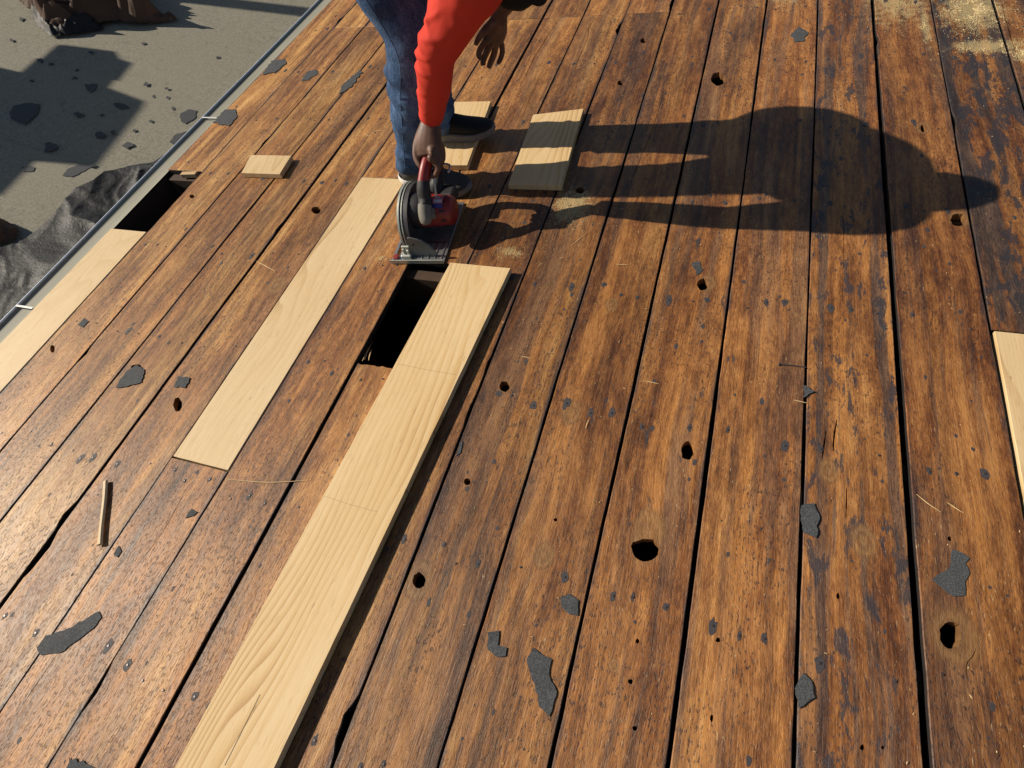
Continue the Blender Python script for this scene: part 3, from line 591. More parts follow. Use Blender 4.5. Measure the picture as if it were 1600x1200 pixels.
M_DUST = mat_plain('sawdust_grain', (0.62, 0.48, 0.26), 0.9); o = link_mesh('sawdust', me, M_DUST); o.matrix_world = MD; stuff(o); o['label'] = 'fine pale sawdust and wood fibres scattered over the boards'

# ------------------------------------------------------------------ flat lower roof with lapped sheets
lowr = bpy.data.objects.new('lower_flat_roof', None); COL.objects.link(lowr); lowr.location = (0, 0, LOWZ); struct(lowr)
a = low(0, 215); b = low(175, 272); dirv = (b-a); dirv.z = 0; dirv.normalize(); perp = Vector((-dirv.y, dirv.x, 0))
a2 = low(400, 66); w_sheet = abs((a2-a).dot(perp)); n_s = max(1, round(w_sheet/1.0)); w_sheet /= n_s
c0 = Vector((a.x, a.y, 0))
for i in range(-5, 14):
    bm = bmesh.new(); p0 = c0+perp*(w_sheet*i); p1 = c0+perp*(w_sheet*(i+1)-0.004)
    e0 = dirv*((-2.13-p0.x)/dirv.x); e1 = dirv*((-2.13-p1.x)/dirv.x); Q = [p0-dirv*14, p0+e0, p1+e1, p1-dirv*14]; lo = []
    for q, r in zip(Q, Q[1:]+Q[:1]):
        for j in range(12): 
            t = q+(r-q)*j/12; lo.append((t.x, t.y))
    plate(bm, [ccw(lo)], -0.0, -0.02)
    for v_ in bm.verts: v_.co.z += 0.009*((v_.co-p0).dot(perp)/w_sheet)-0.009
    bm_obj('roofing_sheet', bm, M_ROOF, lowr)
bm = bmesh.new(); box(bm, (-17.13, 4, -0.25), (30, 60, 0.2)); bm_obj('roof_base', bm, M_ROOF, lowr)
bm = bmesh.new(); box(bm, (-2.105, 1.8, -1.1), (0.05, 7.0, 1.2)); o = bm_obj('house_wall', bm, M_WALL); tag(o, 'rendered wall under the gutter between deck and flat roof', 'wall')

# crumpled sheets
def shade_me(o, ang=28):
    o.data.set_sharp_from_angle(angle=math.radians(ang)); return o
def crumple(name, label, cat, px, mat, hgt, cell, seed, edge=0.0, soft=False):
    P = [low(x, y) for (x, y) in px]; c = sum(P, Vector())/len(P); L = [((p-c).x, (p-c).y) for p in P]
    xs = [p[0] for p in L]; ys = [p[1] for p in L]; bm = bmesh.new(); G = {}
    nx = int((max(xs)-min(xs))/cell)+2; ny = int((max(ys)-min(ys))/cell)+2
    segs = [(Vector(L[i-1]), Vector(L[i])) for i in range(len(L))]
    for i in range(nx):
        for j in range(ny):
            x = min(xs)+i*cell; y = min(ys)+j*cell
            if not inside((x, y), L): continue
            q = Vector((x, y)); d = min(((q-(a+(b-a)*max(0, min(1, (q-a).dot(b-a)/max((b-a).length_squared, 1e-9))))).length) for a, b in segs)
            f = min(1, d/edge) if edge else 1; f = f*f*(3-2*f)
            wx = x+0.12*noise.noise(Vector((x*4, y*4, seed+30))); wy = y+0.12*noise.noise(Vector((x*4+7, y*4, seed+31)))
            def fold(fq, ang, sd): 
                cc, ss = math.cos(ang), math.sin(ang); return abs(2*((wx*cc+wy*ss)*fq+0.8*noise.noise(Vector((wx*2.2, wy*2.2, sd)))-math.floor((wx*cc+wy*ss)*fq+0.8*noise.noise(Vector((wx*2.2, wy*2.2, sd)))))-1)
            big = 0.5+0.5*noise.noise(Vector((x*2.3, y*2.3, seed)))
            h = hgt*(0.12+0.88*f)*(0.26*big+0.32*fold(3.4, 0.5+seed, seed)+0.25*fold(7.5, 2.0+seed, seed+5)+0.17*fold(15, 1.1+seed, seed+9))+0.004
            if soft:
                r1 = 1-abs(noise.noise(Vector((wx*1.6+wy, wy*3.5, seed)))); r2 = 1-abs(noise.noise(Vector((wx*7+wy*3, wy*7, seed+2)))); r3 = 1-abs(noise.noise(Vector((wx*16-wy*9, wy*19, seed+4))))
                h = hgt*(0.2+0.8*f)*(0.70*r1**3+0.20*r2**1.5+0.06*r3)+0.004
            G[i, j] = bm.verts.new((x+0.35*cell*noise.noise(Vector((x*40, y*40, 1))), y+0.35*cell*noise.noise(Vector((x*40, y*40, 9))), h))
    for (i, j), v_ in G.items():
        q = [(i, j), (i+1, j), (i+1, j+1), (i, j+1)]
        if all(k_ in G for k_ in q): bm.faces.new([G[k_] for k_ in q])
    for v_ in [v_ for v_ in bm.verts if not v_.link_faces]: bm.verts.remove(v_)
    r = bmesh.ops.extrude_face_region(bm, geom=bm.faces[:]); 
    for v_ in [g for g in r['geom'] if isinstance(g, bmesh.types.BMVert)]: v_.co.z += 0.002
    bmesh.ops.recalc_face_normals(bm, faces=bm.faces[:])
    o = shade_me(bm_obj(name, bm, mat, None, True)); o.matrix_world = Matrix.Translation((c.x, c.y, LOWZ)); return tag(o, label, cat)
crumple('tarpaulin', 'crumpled dark brown tarp heaped on the flat grey roof', 'tarp', [(12, -12), (40, 12), (58, 30), (65, 45), (85, 57), (112, 52), (150, 45), (180, 38), (212, 42), (245, 40), (262, 30), (240, 12), (228, -20), (200, -50), (60, -50)], M_TARPB, 0.34, 0.010, 4.0, 0.12)
crumple('tarpaulin_flap', 'rolled dark flap of the brown tarp lying toward the gutter', 'tarp', [(200, 38), (230, 40), (262, 38), (281, 34), (276, 28), (255, 28), (225, 30)], M_TARPB, 0.07, 0.012, 14.0, 0.03)
crumple('plastic_sheet', 'wrinkled black plastic sheet on the flat roof beside the gutter', 'plastic sheet', [(262, 240), (240, 255), (205, 262), (165, 275), (150, 290), (120, 305), (85, 340), (40, 375), (-10, 395), (-60, 440), (-60, 560), (30, 545), (150, 450), (300, 280)], M_PLASTIC, 0.060, 0.010, 8.0, 0.03, True)
crumple('plastic_sheet', 'black plastic bunched under the front of the brown tarp', 'plastic sheet', [(38, -5), (48, 20), (60, 44), (80, 60), (110, 58), (165, 48), (160, 36), (100, 36), (70, 10)], M_PLASTIC, 0.12, 0.011, 31.0, 0.06)
crumple('plastic_sheet', 'dark bunched end of plastic beside the wrinkled black sheet', 'plastic sheet', [(-40, 340), (5, 343), (20, 350), (36, 360), (30, 375), (0, 388), (-40, 385)], M_TARPB, 0.10, 0.012, 21.0, 0.05)
# casters added out of frame, outlined back from the shadows that fall into view
SHP = [(-300, 60), (0, 105), (108, 130), (160, 84), (166, 79), (178, 79), (184, 90), (205, 97), (170, 137), (227, 158), (221, 170), (145, 260), (55, 252), (0, 305), (-100, 400)]
dS = Vector((SUN.x, SUN.y, 0)).normalized(); tS = Vector((-dS.y, dS.x, 0))
base = low(-300, 200); wall_d = max(low(x, y).dot(dS) for (x, y) in SHP[:1])+0.6
pts = []
for (x, y) in SHP[1:-1]:
    p = low(x, y); t = (wall_d-p.dot(dS))/SUN.dot(dS); q = p+SUN*t; pts.append((q.dot(tS), q.z))
def caster(name, label, cat, poly, d, thick, mat):
    c = sum((Vector(p) for p in poly), Vector((0, 0)))/len(poly); bm = bmesh.new(); F = []; B = []
    bx = dS*d+tS*c.x
    for (t, z) in poly:
        q = tS*(t-c.x)+Vector((0, 0, z)); F.append(bm.verts.new(q)); B.append(bm.verts.new(q+dS*thick))
    bm.faces.new(F); bm.faces.new(B[::-1])
    for i in range(len(F)): bm.faces.new((F[i-1], B[i-1], B[i], F[i]))
    bmesh.ops.recalc_face_normals(bm, faces=bm.faces[:]); bmesh.ops.triangulate(bm, faces=[f for f in bm.faces if len(f.verts) > 4])
    o = bm_obj(name, bm, mat); o.matrix_world = Matrix.Translation((bx.x, bx.y, LOWZ)); return tag(o, label, cat)
P_ = [(t, z-LOWZ) for (t, z) in pts]
caster('shadow_caster', 'unseen rendered block on the flat roof, shaped to cast the shadow in view', 'shadow_caster', [(P_[0][0], -0.01)]+P_+[(P_[-1][0], -0.01)], wall_d, 0.45, M_WALL)
pq = []
for (x, y) in ((478, 26), (488, 12)):
    p = low(x, y); t = (wall_d-p.dot(dS))/SUN.dot(dS); q = p+SUN*t; pq.append((q.dot(tS), q.z-LOWZ))
caster('post', 'square post standing on the flat roof beyond the shadow-casting block', 'post', [(pq[0][0], -0.01), pq[0], pq[1], (pq[1][0], -0.01)], wall_d, 0.12, M_WALL)

# ------------------------------------------------------------------ circular saw
A0 = dkW(612, 412, 0.0); A1 = dkW(694, 412, 0.0); yaw = math.atan2((A1-A0).y, (A1-A0).x)
SB = Matrix.Translation((A0.x, A0.y, 0.0022)) @ Matrix.Rotation(yaw, 4, 'Z')
saw = thing('circular_saw', 'red and black cordless circular saw standing on its steel base plate', 'circular saw', (A0.x, A0.y, 0.0022), yaw)
def part(name, bm, mat, parent=saw, smooth=False):
    bmesh.ops.recalc_face_normals(bm, faces=bm.faces[:]); return bm_obj(name, bm, mat, parent, smooth)
def shade(o, ang=35):
    me = o.data
    for p in me.polygons: p.use_smooth = True
    try: me.set_sharp_from_angle(angle=math.radians(ang))
    except Exception: pass
    return o
bm = bmesh.new(); rc = lambda x0, y0, x1, y1: [(x0, y0), (x1, y0), (x1, y1), (x0, y1)]
plate(bm, [ccw(rc(0, 0, .178, .285)), rc(.008, .03, .022, .25)[::-1], rc(.072, .085, .165, .094)[::-1], rc(.072, .235, .165, .244)[::-1]], 0.004, 0.0006, 0.0005)
bp = part('base_plate', bm, M_STEEL)
bm = bmesh.new(); box(bm, (.089, -.0016, .0075), (.178, .003, .0145), None, .0008); part('front_lip', bm, M_EDGE, bp)
bm = bmesh.new()
box(bm, (.1, .262, .008), (.14, .006, .008), None, .001); part('base_rib', bm, M_STEEL, bp)
for x in (.078, .1, .122, .144, .166): bm = bmesh.new(); box(bm, (x, .05, .0055), (.003, .07, .003), None, .0006); part('base_rib', bm, M_STEEL, bp)
# upper guard: half drum open below
def arc_drum(bm, x0, x1, cy, cz, r, a0, a1, n=26, rin=0.0):
    R_ = []
    for i in range(n+1):
        a = a0+(a1-a0)*i/n; c_, s_ = math.cos(a), math.sin(a)
        R_.append([bm.verts.new((x0, cy+r*c_, cz+r*s_)), bm.verts.new((x1, cy+r*c_, cz+r*s_)), bm.verts.new((x1, cy+rin*c_, cz+rin*s_)), bm.verts.new((x0, cy+rin*c_, cz+rin*s_))])
    for a, b in zip(R_, R_[1:]):
        for k in range(4): bm.faces.new((a[k], a[(k+1) % 4], b[(k+1) % 4], b[k]))
    bm.faces.new(R_[0]); bm.faces.new(R_[-1][::-1])
gc = (.170, .030)
bm = bmesh.new(); arc_drum(bm, .037, .066, gc[0], gc[1], .116, math.radians(-16), math.radians(196), 30, .02); bmesh.ops.bevel(bm, geom=[e for e in bm.edges if e.calc_face_angle(0) > 0.9], offset=.004, segments=2, affect='EDGES'); g_ = shade(part('blade_guard', bm, M_GUARD))
bm = bmesh.new(); arc_drum(bm, .0335, .0400, gc[0], gc[1], .1192, math.radians(-16), math.radians(196), 34, .110); shade(part('guard_rim', bm, M_EDGE, g_))
bm = bmesh.new(); arc_drum(bm, .0455, .0490, gc[0], gc[1], .1180, math.radians(-10), math.radians(190), 34, .110); shade(part('guard_rim', bm, M_EDGE, g_))
bm = bmesh.new()
n = 40; ring = []
for i in range(n*2):
    a = math.pi*i/n; r = .093 if i % 2 == 0 else .088; ring.append((.170+r*math.cos(a), .030+r*math.sin(a)))
f1 = [bm.verts.new((.050, y, z)) for y, z in ring]; f2 = [bm.verts.new((.052, y, z)) for y, z in ring]; bm.faces.new(f1); bm.faces.new(f2[::-1])
for i in range(n*2): bm.faces.new((f1[i-1], f2[i-1], f2[i], f1[i]))
part('saw_blade', bm, M_STEEL)
# motor
bm = bmesh.new(); tube(bm, [(Vector((.058, .150, .078)), .040), (Vector((.075, .150, .080)), .050), (Vector((.125, .150, .080)), .050), (Vector((.178, .150, .079)), .046), (Vector((.196, .150, .078)), .040), (Vector((.203, .150, .078)), .022)], 28, 4)
mo = shade(part('motor_housing', bm, M_SRED), 50)
bm = bmesh.new()
for i in range(10):
    a = 2*math.pi*i/10; box(bm, (.172, .150+.0465*math.cos(a), .079+.0465*math.sin(a)), (.016, .004, .006), Matrix.Rotation(a, 3, 'X'))
part('vent_slots', bm, M_SBLK, mo)
bm = bmesh.new(); tube(bm, [(Vector((.060, .150, .082)), .053), (Vector((.064, .150, .082)), .056), (Vector((.090, .150, .082)), .055), (Vector((.096, .150, .081)), .049)], 24, 3); part('gear_housing', bm, M_SBLK, saw, True)
# sticker on the motor
bm = bmesh.new()
for (a0, a1, x0, x1, mi) in ((52, 68, .138, .176, 0), (68, 86, .138, .176, 1), (86, 104, .140, .174, 2)):
    pass
def decal(name, x0, x1, a0, a1, mat, r):
    bm = bmesh.new(); V_ = []
    for i in range(7):
        a = math.radians(a0+(a1-a0)*i/6); V_.append((bm.verts.new((x0, .150-r*math.cos(a), .080+r*math.sin(a))), bm.verts.new((x1, .150-r*math.cos(a), .080+r*math.sin(a)))))
    for a, b in zip(V_, V_[1:]): bm.faces.new((a[0], a[1], b[1], b[0]))
    return part(name, bm, mat, mo)
decal('sticker', .142, .176, 62, 98, M_STW, .0506); decal('sticker', .146, .172, 66, 78, M_STR, .0509); decal('sticker', .150, .165, 84, 90, M_STR, .0509); decal('sticker', .142, .176, 46, 62, M_STB, .0506)
# handle: red grip at the back, black and grey rubber toward the front
hx = .116
bm = bmesh.new(); tube(bm, [(Vector((hx+.022, .272, .170)), .014, .016), (Vector((hx+.025, .268, .200)), .016, .018), (Vector((hx+.026, .242, .221)), .0165, .018), (Vector((hx+.025, .210, .226)), .0165, .017), (Vector((hx+.018, .180, .212)), .0165, .017), (Vector((hx+.010, .152, .184)), .0170, .018)], 18, 5); hd = shade(part('handle', bm, M_SRED), 60)
bm = bmesh.new(); tube(bm, [(Vector((hx+.010, .155, .187)), .0178, .019), (Vector((hx+.008, .142, .167)), .020, .023), (Vector((hx+.007, .130, .142)), .020, .023), (Vector((hx+.008, .112, .128)), .019, .022)], 18, 5); part('handle_grip', bm, M_SBLK, hd, True)
bm = bmesh.new(); tube(bm, [(Vector((hx+.008, .116, .131)), .0195, .021), (Vector((hx+.009, .098, .115)), .021, .022), (Vector((hx+.011, .080, .096)), .020, .018), (Vector((hx+.012, .074, .088)), .010, .008)], 18, 5); part('front_knob', bm, M_SGREY, hd, True)
bm = bmesh.new(); tube(bm, [(Vector((hx+.022, .272, .175)), .014, .017), (Vector((hx+.010, .275, .130)), .017, .022), (Vector((hx-.002, .252, .095)), .022, .026), (Vector((hx-.01, .215, .080)), .026, .030)], 16, 5); part('rear_arm', bm, M_SBLK, hd, True)
bm = bmesh.new(); box(bm, (hx+.012, .060+.045, .105), (.05, .03, .03), Matrix.Rotation(.5, 3, 'X'), .006); part('front_pad', bm, M_SGREY, hd)
bm = bmesh.new(); box(bm, (hx+.024, .212, .206), (.012, .03, .016), None, .004); part('trigger', bm, M_SBLK, hd)
bm = bmesh.new(); tube(bm, [(Vector((.150, .150, .118)), .0034), (Vector((.152, .165, .160)), .0034), (Vector((.154, .185, .192)), .0034), (Vector((.160, .196, .202)), .0034), (Vector((.185, .200, .208)), .0034), (Vector((.205, .196, .205)), .0034), (Vector((.206, .17, .200)), .0034)], 10, 5); part('rafter_hook', bm, M_STEEL, saw, True)
bm = bmesh.new(); box(bm, (.150, .235, .072), (.060, .055, .045), None, .008); part('battery', bm, M_SBLK)
# front bevel bracket
bm = bmesh.new(); q = [(.066, .004), (.150, .004), (.148, .016)]+[(.066+.080*math.cos(a)*1.02, .012+.066*math.sin(a)) for a in [math.radians(d_) for d_ in (12, 25, 38, 50, 62, 72)]]+[(.080, .078), (.072, .078), (.068, .070)]
F = [bm.verts.new((x, .026, z)) for x, z in q]; B = [bm.verts.new((x, .032, z)) for x, z in q]; bm.faces.new(F); bm.faces.new(B[::-1])
for i in range(len(q)): bm.faces.new((F[i-1], B[i-1], B[i], F[i]))
bk = part('bevel_bracket', bm, M_BRKT)
bm = bmesh.new(); tube(bm, [(Vector((.084, .0255, .052)), .0035), (Vector((.084, .0240, .052)), .0035)], 10, 1); part('pivot_pin', bm, M_SBLK, bk)
bm = bmesh.new(); box(bm, (.050, .024, .010), (.034, .022, .014), None, .003); box(bm, (.045, .026, .026), (.008, .010, .022), None, .002); box(bm, (.060, .026, .024), (.008, .012, .018), None, .002); box(bm, (.053, .030, .040), (.026, .008, .008), None, .002); part('guide_clamp', bm, M_EDGE, bk)
bm = bmesh.new(); box(bm, (.014, .018, .009), (.016, .020, .008), None, .002); part('sight_clip', bm, M_SRED, bp)

# ------------------------------------------------------------------ the worker (right side toward us, bent over, facing up the slope)
PB = Vector((-0.95, 1.56, 0.0))
man = thing('person', 'person in orange-red long sleeves and blue jeans bending over to saw', 'person', PB)
S2 = lambda x, y, z: (SB @ Vector((x, y, z)))
UPV = Vector((math.sin(SLOPE), 0, math.cos(SLOPE)))
def shift(bm): bmesh.ops.translate(bm, vec=-PB, verts=bm.verts[:]); return bm
# joints
anR = Vector((-0.985, 1.455, 0.105)); knR = dkW(646, 62, 0.47); hpR = Vector((-0.965, 1.51, 0.80))
anL = Vector((-1.015, 1.705, 0.095)); knL = dkW(686, 10, 0.47); hpL = Vector((-1.00, 1.68, 0.80))
knL = Vector((-0.955, 1.70, 0.49))
S3 = lambda x, y, z: S2(x+.026, y-.052, z+.036)
wrR = S3(.134, .318, .278); elR = dkW(683, 84, 0.510); shR = Vector((-0.585, 1.345, 0.680))
wrL = dkV(781, 18, 1.70); elL = dkV(850, -75, 1.73); shL = Vector((-0.68, 1.64, 0.73))
pel = Vector((-1.08, 1.65, 0.85)); chest = Vector((-0.75, 1.52, 0.76)); neck = Vector((-0.585, 1.475, 0.725)); head = Vector((-0.508, 1.445, 0.675))
L = lambda a, b, t: a+(b-a)*t
# jeans
def folds(co, nn):
    p = co+PB
    h = 0.006*noise.noise(p*9)+0.0055*noise.noise(Vector((p.x*7, p.y*7, p.z*24)))
    k = math.exp(-((p.z-0.12)/0.07)**2)+0.8*math.exp(-((p.z-0.36)/0.10)**2)
    h += k*(0.012*noise.noise(Vector((p.x*11+3, p.y*11, p.z*38+2*p.x*9)))+0.008*(1-2*abs(noise.noise(Vector((p.x*9, p.y*9+4, p.z*30+p.x*12))))))
    return h
bm = bmesh.new()
tube(bm, [(hpR+Vector((-.04, 0, .05)), .115), (L(hpR, knR, .35), .098), (L(hpR, knR, .75), .086), (knR, .082), (L(knR, anR, .30), .080), (L(knR, anR, .62), .072), (L(knR, anR, .85), .063), (anR+Vector((-.010, 0, .0)), .058), (anR+Vector((-.018, 0, -.026)), .058)], 20, 5)
tube(bm, [(hpL+Vector((-.02, 0, .05)), .115), (L(hpL, knL, .35), .104), (L(hpL, knL, .75), .090), (knL, .083), (L(knL, anL, .30), .080), (L(knL, anL, .62), .074), (L(knL, anL, .85), .070), (anL+Vector((0, 0, .004)), .070), (anL+Vector((-.006, 0, -.030)), .071)], 20, 5)
tube(bm, [(pel+Vector((-.10, 0, -.02)), .10, .09), (pel, .205, .14), (L(pel, chest, .28), .19, .125)], 20, 6, (0, 0, 1))
fuse('jeans', shift(bm), 0.007, M_DENIM, man, 5, folds)
# side seam and pocket stitching on the near leg
bm = bmesh.new(); Q = [L(hpR, knR, .2), L(hpR, knR, .6), knR, L(knR, anR, .35), L(knR, anR, .7), anR]; rr = [.106, .094, .084, .080, .073, .067]
tube(bm, [(q+Vector((-.15*r, -math.sqrt(1-.0225)*r*1.015, 0)), .0016) for q, r in zip(Q, rr)], 6, 6); bm_obj('side_seam', shift(bm), M_DENIM, man, True)
# shirt
FOLDS = [(-.105, .035, .010, .0075, .2, 1.1), (-.075, -.03, .008, .0065, .6, .9), (-.050, .020, .008, .0085, .1, 1.2), (-.026, -.015, .0065, .0075, .5, 1.0), (-.004, .016, .0065, .0085, .3, 1.2), (.018, -.02, .006, .0065, .7, .9), (.038, .012, .0065, .0070, .1, 1.0), (.062, -.03, .007, .0050, .6, .8), (.115, .03, .008, .0040, .2, .9), (.150, -.03, .007, .0045, .5, .9)]
def sfold(co, nn):
    p = co+PB; h = 0.0025*noise.noise(p*16)+0.002*noise.noise(p*34)
    t = (p-elR).length; ax = (wrR-elR).normalized(); s_ = (p-elR).dot(ax)
    d_ = p-elR-ax*s_; e1 = (Vector((-.7, -.7, 0))-ax*ax.dot(Vector((-.7, -.7, 0)))).normalized(); ph = math.atan2(d_.dot(ax.cross(e1)), d_.dot(e1))
    if t < 0.2:
        for (sk, sl_, wd_, am, p0_, pw) in FOLDS:
            h += 0.6*am*math.exp(-((s_-sk-sl_*ph+0.006*noise.noise(p*20))/wd_)**2)*math.exp(-((ph-p0_)/pw)**2)
    w = math.exp(-((p-L(wrR, elR, .22)).length/0.06)**2); h += w*0.004*(1-2.2*abs(noise.noise(Vector((s_*34+p.x*9, p.y*9, 3)))))
    ua = math.exp(-((p-L(elR, shR, .5)).length/0.12)**2); h += ua*0.005*noise.noise(Vector((p.x*10, p.y*30, p.z*10)))
    return h
bm = bmesh.new()
tube(bm, [(L(wrR, elR, .03), .0335), (L(wrR, elR, .16), .0365), (L(wrR, elR, .40), .0425), (L(wrR, elR, .72), .0475), (elR, .0490), (L(elR, shR, .25), .0560), (L(elR, shR, .6), .0700), (shR, .084), (L(shR, chest, .45), .10)], 20, 6)
tube(bm, [(L(wrL, elL, .22), .034), (L(wrL, elL, .6), .042), (elL, .048), (L(elL, shL, .5), .060), (shL, .078), (L(shL, chest, .5), .10)], 18, 5)
tube(bm, [(L(pel, chest, .12)+Vector((0, 0, -.01)), .200, .125), (L(pel, chest, .5), .195, .125), (chest, .190, .125), (L(chest, neck, .6), .14, .10), (neck, .065, .065)], 22, 6, (0, 0, 1))
fuse('shirt', shift(bm), 0.006, M_RED, man, 5, sfold)
bm = bmesh.new(); tube(bm, [(L(wrR, elR, .02), .0345), (L(wrR, elR, .055), .0362)], 24, 3); bm_obj('cuff', shift(bm), M_RED, man, True)
# body: head, neck, both hands and what lies under the clothes, one surface
bm = bmesh.new()
tube(bm, [(elL, .032), (L(wrL, elL, .4), .031), (wrL, .0245)], 14, 4); tube(bm, [(elR, .034), (L(wrR, elR, .4), .032), (wrR, .0245)], 14, 4)
tube(bm, [(L(elR, shR, .9), .05), (elR, .034)], 12, 4); tube(bm, [(L(elL, shL, .9), .05), (elL, .032)], 12, 4)
tube(bm, [(shR, .06), (chest, .10), (shL, .06)], 14, 4); tube(bm, [(chest, .12), (L(chest, neck, .7), .085), (neck, .058), (head, .055)], 16, 5); tube(bm, [(chest, .13), (pel, .12)], 16, 4)
for a, b, c in ((hpR, knR, anR), (hpL, knL, anL)): tube(bm, [(pel, .10), (a, .085), (b, .055), (L(b, c, .4), .052), (c, .036), (c+Vector((.01, 0, -.045)), .034)], 14, 4)
HR = Matrix.Rotation(math.radians(62), 3, 'Y')                      # looks down at the cut, up the slope
fwd = Vector((.55, -.30, -.80)).normalized(); up = (Vector((.85, -.05, .5))-fwd*Vector((.85, -.05, .5)).dot(fwd)).normalized(); sd_ = up.cross(fwd)
HM = Matrix((sd_, fwd, up)).transposed()
hp = lambda x, y, z: head+HM @ Vector((x, y, z))
ball(bm, hp(0, -.005, .03), (.077, .096, .100), HM, 20); ball(bm, hp(0, .025, -.045), (.058, .068, .070), HM, 16)
tube(bm, [(hp(0, .085, .025), .010), (hp(0, .104, -.005), .014), (hp(0, .100, -.018), .017)], 10, 3)
for sx in (-1, 1): ball(bm, hp(sx*.080, -.005, .0), (.012, .024, .034), HM, 10); ball(bm, hp(sx*.030, .072, .015), (.018, .014, .012), HM, 10)
ball(bm, hp(0, .085, -.050), (.025, .012, .011), HM, 10)
# right hand on the handle
kd = (S3(.118, .262, .214)-wrR).normalized(); fl = Vector((0, -.80, .60))
for i in range(4): ball(bm, S3(.138, .290-.0205*i, .236-.009*i), .0135, None, 10)
tube(bm, [(wrR, .0255, .021), (S3(.128, .300, .255), .036, .0235), (S3(.120, .280, .228), .044, .0235), (S3(.118, .262, .208), .042, .019), (S3(.118, .250, .200), .034, .013)], 16, 5, fl)
for i in range(4):
    y = .292-.0205*i; r = (.0098, .0104, .0100, .0088)[i]; z0 = .232-.009*i
    tube(bm, [(S3(.138, y, z0), r*1.12), (S3(.1535, y-.006, z0-.022), r*1.08), (S3(.1485, y-.010, .172), r), (S3(.136, y-.012, .158), r*.95), (S3(.120, y-.012, .155), r*.82)], 10, 4)
tube(bm, [(S3(.100, .296, .248), .0145), (S3(.083, .276, .222), .0125), (S3(.080, .254, .200), .0108), (S3(.090, .238, .186), .0098), (S3(.099, .230, .180), .0082)], 10, 4)
# left hand hanging open
hv = lambda x, y, dv=0.0: dkV(x, y, 1.70+dv)
tube(bm, [(wrL, .0235, .0235), (hv(779, 32), .028, .025), (hv(776, 46), .038, .020), (hv(772, 60), .039, .018), (hv(768, 68), .030, .013)], 14, 5, (.75, -.55, .1))
for (k, q) in enumerate((((762, 60), (752, 74), (748, 84), (750, 92)), ((768, 66), (760, 82), (755, 95), (755, 103)), ((775, 67), (772, 84), (766, 99), (763, 107)), ((782, 63), (785, 79), (782, 92), (777, 100)))):
    r = (.0094, .0102, .0100, .0088)[k]; dv = (-.030, -.010, .010, .030)[k]
    tube(bm, [(hv(*q[0], dv), r*1.15), (hv(*q[1], dv*1.1), r*1.05), (hv(*q[2], dv*1.1-.006), r), (hv(*q[3], dv-.012), r*.78)], 10, 4)
tube(bm, [(hv(770, 34, -.02), .0135), (hv(757, 48, -.040), .0115), (hv(748, 60, -.052), .0098), (hv(743, 70, -.056), .0078)], 10, 4)
fuse('body', shift(bm), 0.0034, M_SKIN, man, 2)
bm = bmesh.new(); ball(bm, hp(0, -.018, .042), (.084, .098, .100), HM, 20); bmesh.ops.bisect_plane(bm, geom=bm.verts[:]+bm.edges[:]+bm.faces[:], plane_co=hp(0, 0, .000), plane_no=(HM @ Vector((0, -.95, 1))).normalized(), clear_inner=True)
bmesh.ops.contextual_create(bm, geom=[e for e in bm.edges if e.is_boundary]); fuse('hair', shift(bm), 0.006, M_HAIR, man, 2, lambda c, n_: 0.004*noise.noise(c*60))
bm = bmesh.new(); ball(bm, hp(0, .027, -.048), (.066, .079, .072), HM, 18); ball(bm, hp(0, .098, -.020), (.022, .024, .026), HM, 12); tube(bm, [(hp(0, .010, -.060), .066), (L(neck, head, .4), .070), (neck, .082)], 18, 4)
bmesh.ops.bisect_plane(bm, geom=bm.verts[:]+bm.edges[:]+bm.faces[:], plane_co=hp(0, 0, .000), plane_no=(HM @ Vector((0, 0, -1))).normalized(), clear_inner=True); bmesh.ops.holes_fill(bm, edges=bm.edges[:]); fuse('neck_gaiter', shift(bm), 0.005, M_BLACKC, man, 2, lambda c, n_: 0.003*noise.noise(c*45))
for sx in (-1, 1): bm = bmesh.new(); ball(bm, hp(sx*.030, .082, .012), (.011, .007, .007), HM, 10); bm_obj('eye', shift(bm), M_SBLK, man, True)
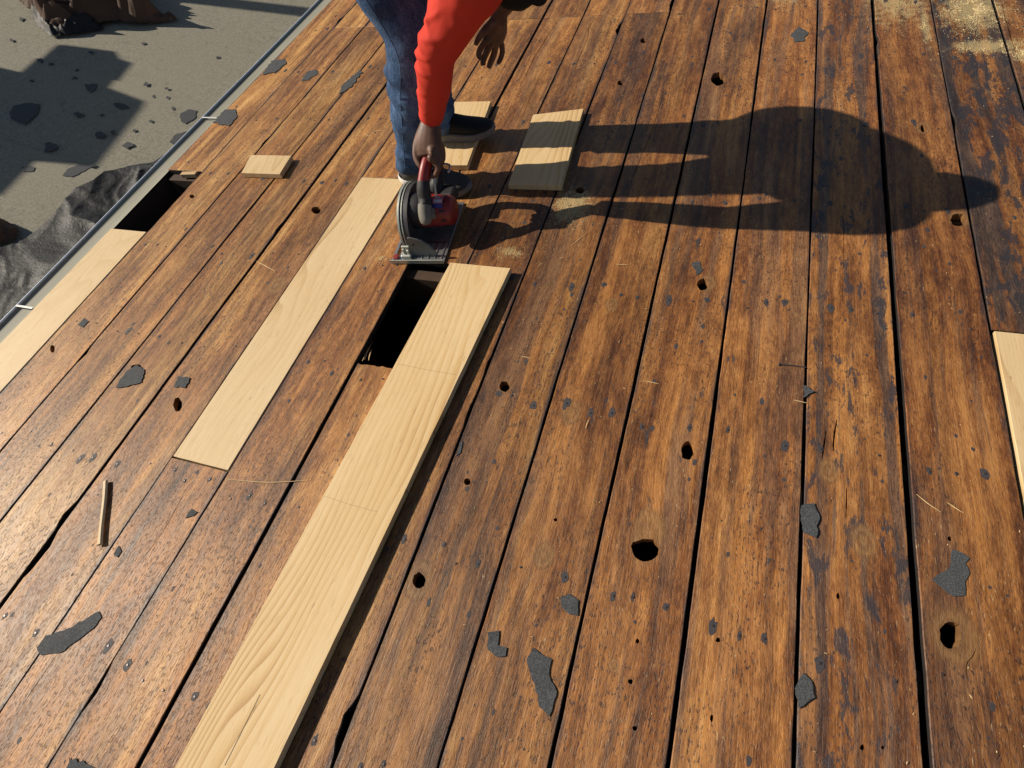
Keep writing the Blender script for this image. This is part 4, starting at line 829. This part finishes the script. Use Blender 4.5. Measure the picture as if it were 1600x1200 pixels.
# shoes
def shoe(heel, toe, zb, upper, sole, heelmat, nm):
    heel = Vector(heel); toe = Vector(toe); ax = (toe-heel); ln = ax.length; ax = ax.normalized(); sd = Vector((-ax.y, ax.x, 0))
    pr = lambda t, s_, z: heel+ax*(t*ln)+sd*s_+Vector((0, 0, zb+z))
    root = bpy.data.objects.new('shoe', None); COL.objects.link(root); root.parent = man; root.location = pr(.4, 0, 0)-PB; off = pr(.4, 0, 0)
    Wd = [(0.0, .010), (.03, .026), (.10, .034), (.25, .036), (.42, .036), (.6, .044), (.75, .048), (.88, .040), (.96, .025), (1.0, .010)]
    out = [pr(t, -w, 0) for t, w in Wd]+[pr(t, w, 0) for t, w in Wd[::-1]]
    bm = bmesh.new(); lo = [(p.x-off.x, p.y-off.y) for p in out]; plate(bm, [ccw(lo)], .030, 0.0015, .004)
    for v_ in bm.verts:                                              # toe spring
        t = (v_.co+off-heel).dot(ax)/ln; v_.co.z += .016*max(0, (t-.72)/.28)**2+(-.006 if v_.co.z > .02 and t > .5 else 0)
    s_o = bm_obj('sole', bm, sole, root); bmesh.ops
    bm = bmesh.new()
    tube(bm, [(pr(.03, 0, .050), .018, .026), (pr(.10, 0, .055), .031, .038), (pr(.28, 0, .056), .034, .044), (pr(.45, 0, .050), .036, .038), (pr(.62, 0, .042), .042, .027), (pr(.78, 0, .037), .044, .020), (pr(.90, 0, .035), .036, .016), (pr(.975, 0, .035), .020, .010)], 18, 5, (0, 0, 1))
    tube(bm, [(pr(.20, 0, .060), .036, .046), (pr(.20, 0, .098), .036, .044), (pr(.19, 0, .112), .034, .040)], 16, 3, tuple(ax))
    bmesh.ops.translate(bm, vec=-off, verts=bm.verts[:])
    fuse('upper', bm, .004, upper, root, 4)
    bm = bmesh.new()
    for t in (.42, .49, .56): 
        zt = .092-.20*(t-.42); tube(bm, [(pr(t, -.024, zt-.012), .002), (pr(t+.01, 0, zt), .0022), (pr(t+.02, .024, zt-.012), .002)], 6, 4)
    bmesh.ops.translate(bm, vec=-off, verts=bm.verts[:]); bm_obj('laces', bm, M_LACE if upper is M_SHOE else M_SOLE, root, True)
    if heelmat:
        bm = bmesh.new(); tube(bm, [(pr(.22, -.037, .034), .002, .010), (pr(.10, -.036, .036), .003, .012), (pr(.0, -.020, .038), .004, .014), (pr(-.015, 0, .040), .004, .015), (pr(.0, .020, .038), .004, .014), (pr(.10, .036, .036), .003, .012)], 8, 5, (0, 0, 1))
        bmesh.ops.translate(bm, vec=-off, verts=bm.verts[:]); bm_obj('heel_band', bm, heelmat, root, True)
    return root
shoe((-1.060, 1.452, 0), (-0.790, 1.425, 0), 0.001, M_SHOEG, M_SOLE, M_SOLEW, 'r')
shoe((-1.085, 1.690, 0), (-0.800, 1.735, 0), 0.0225, M_SHOE, M_SOLE, None, 'l')
bpy.context.view_layer.update()
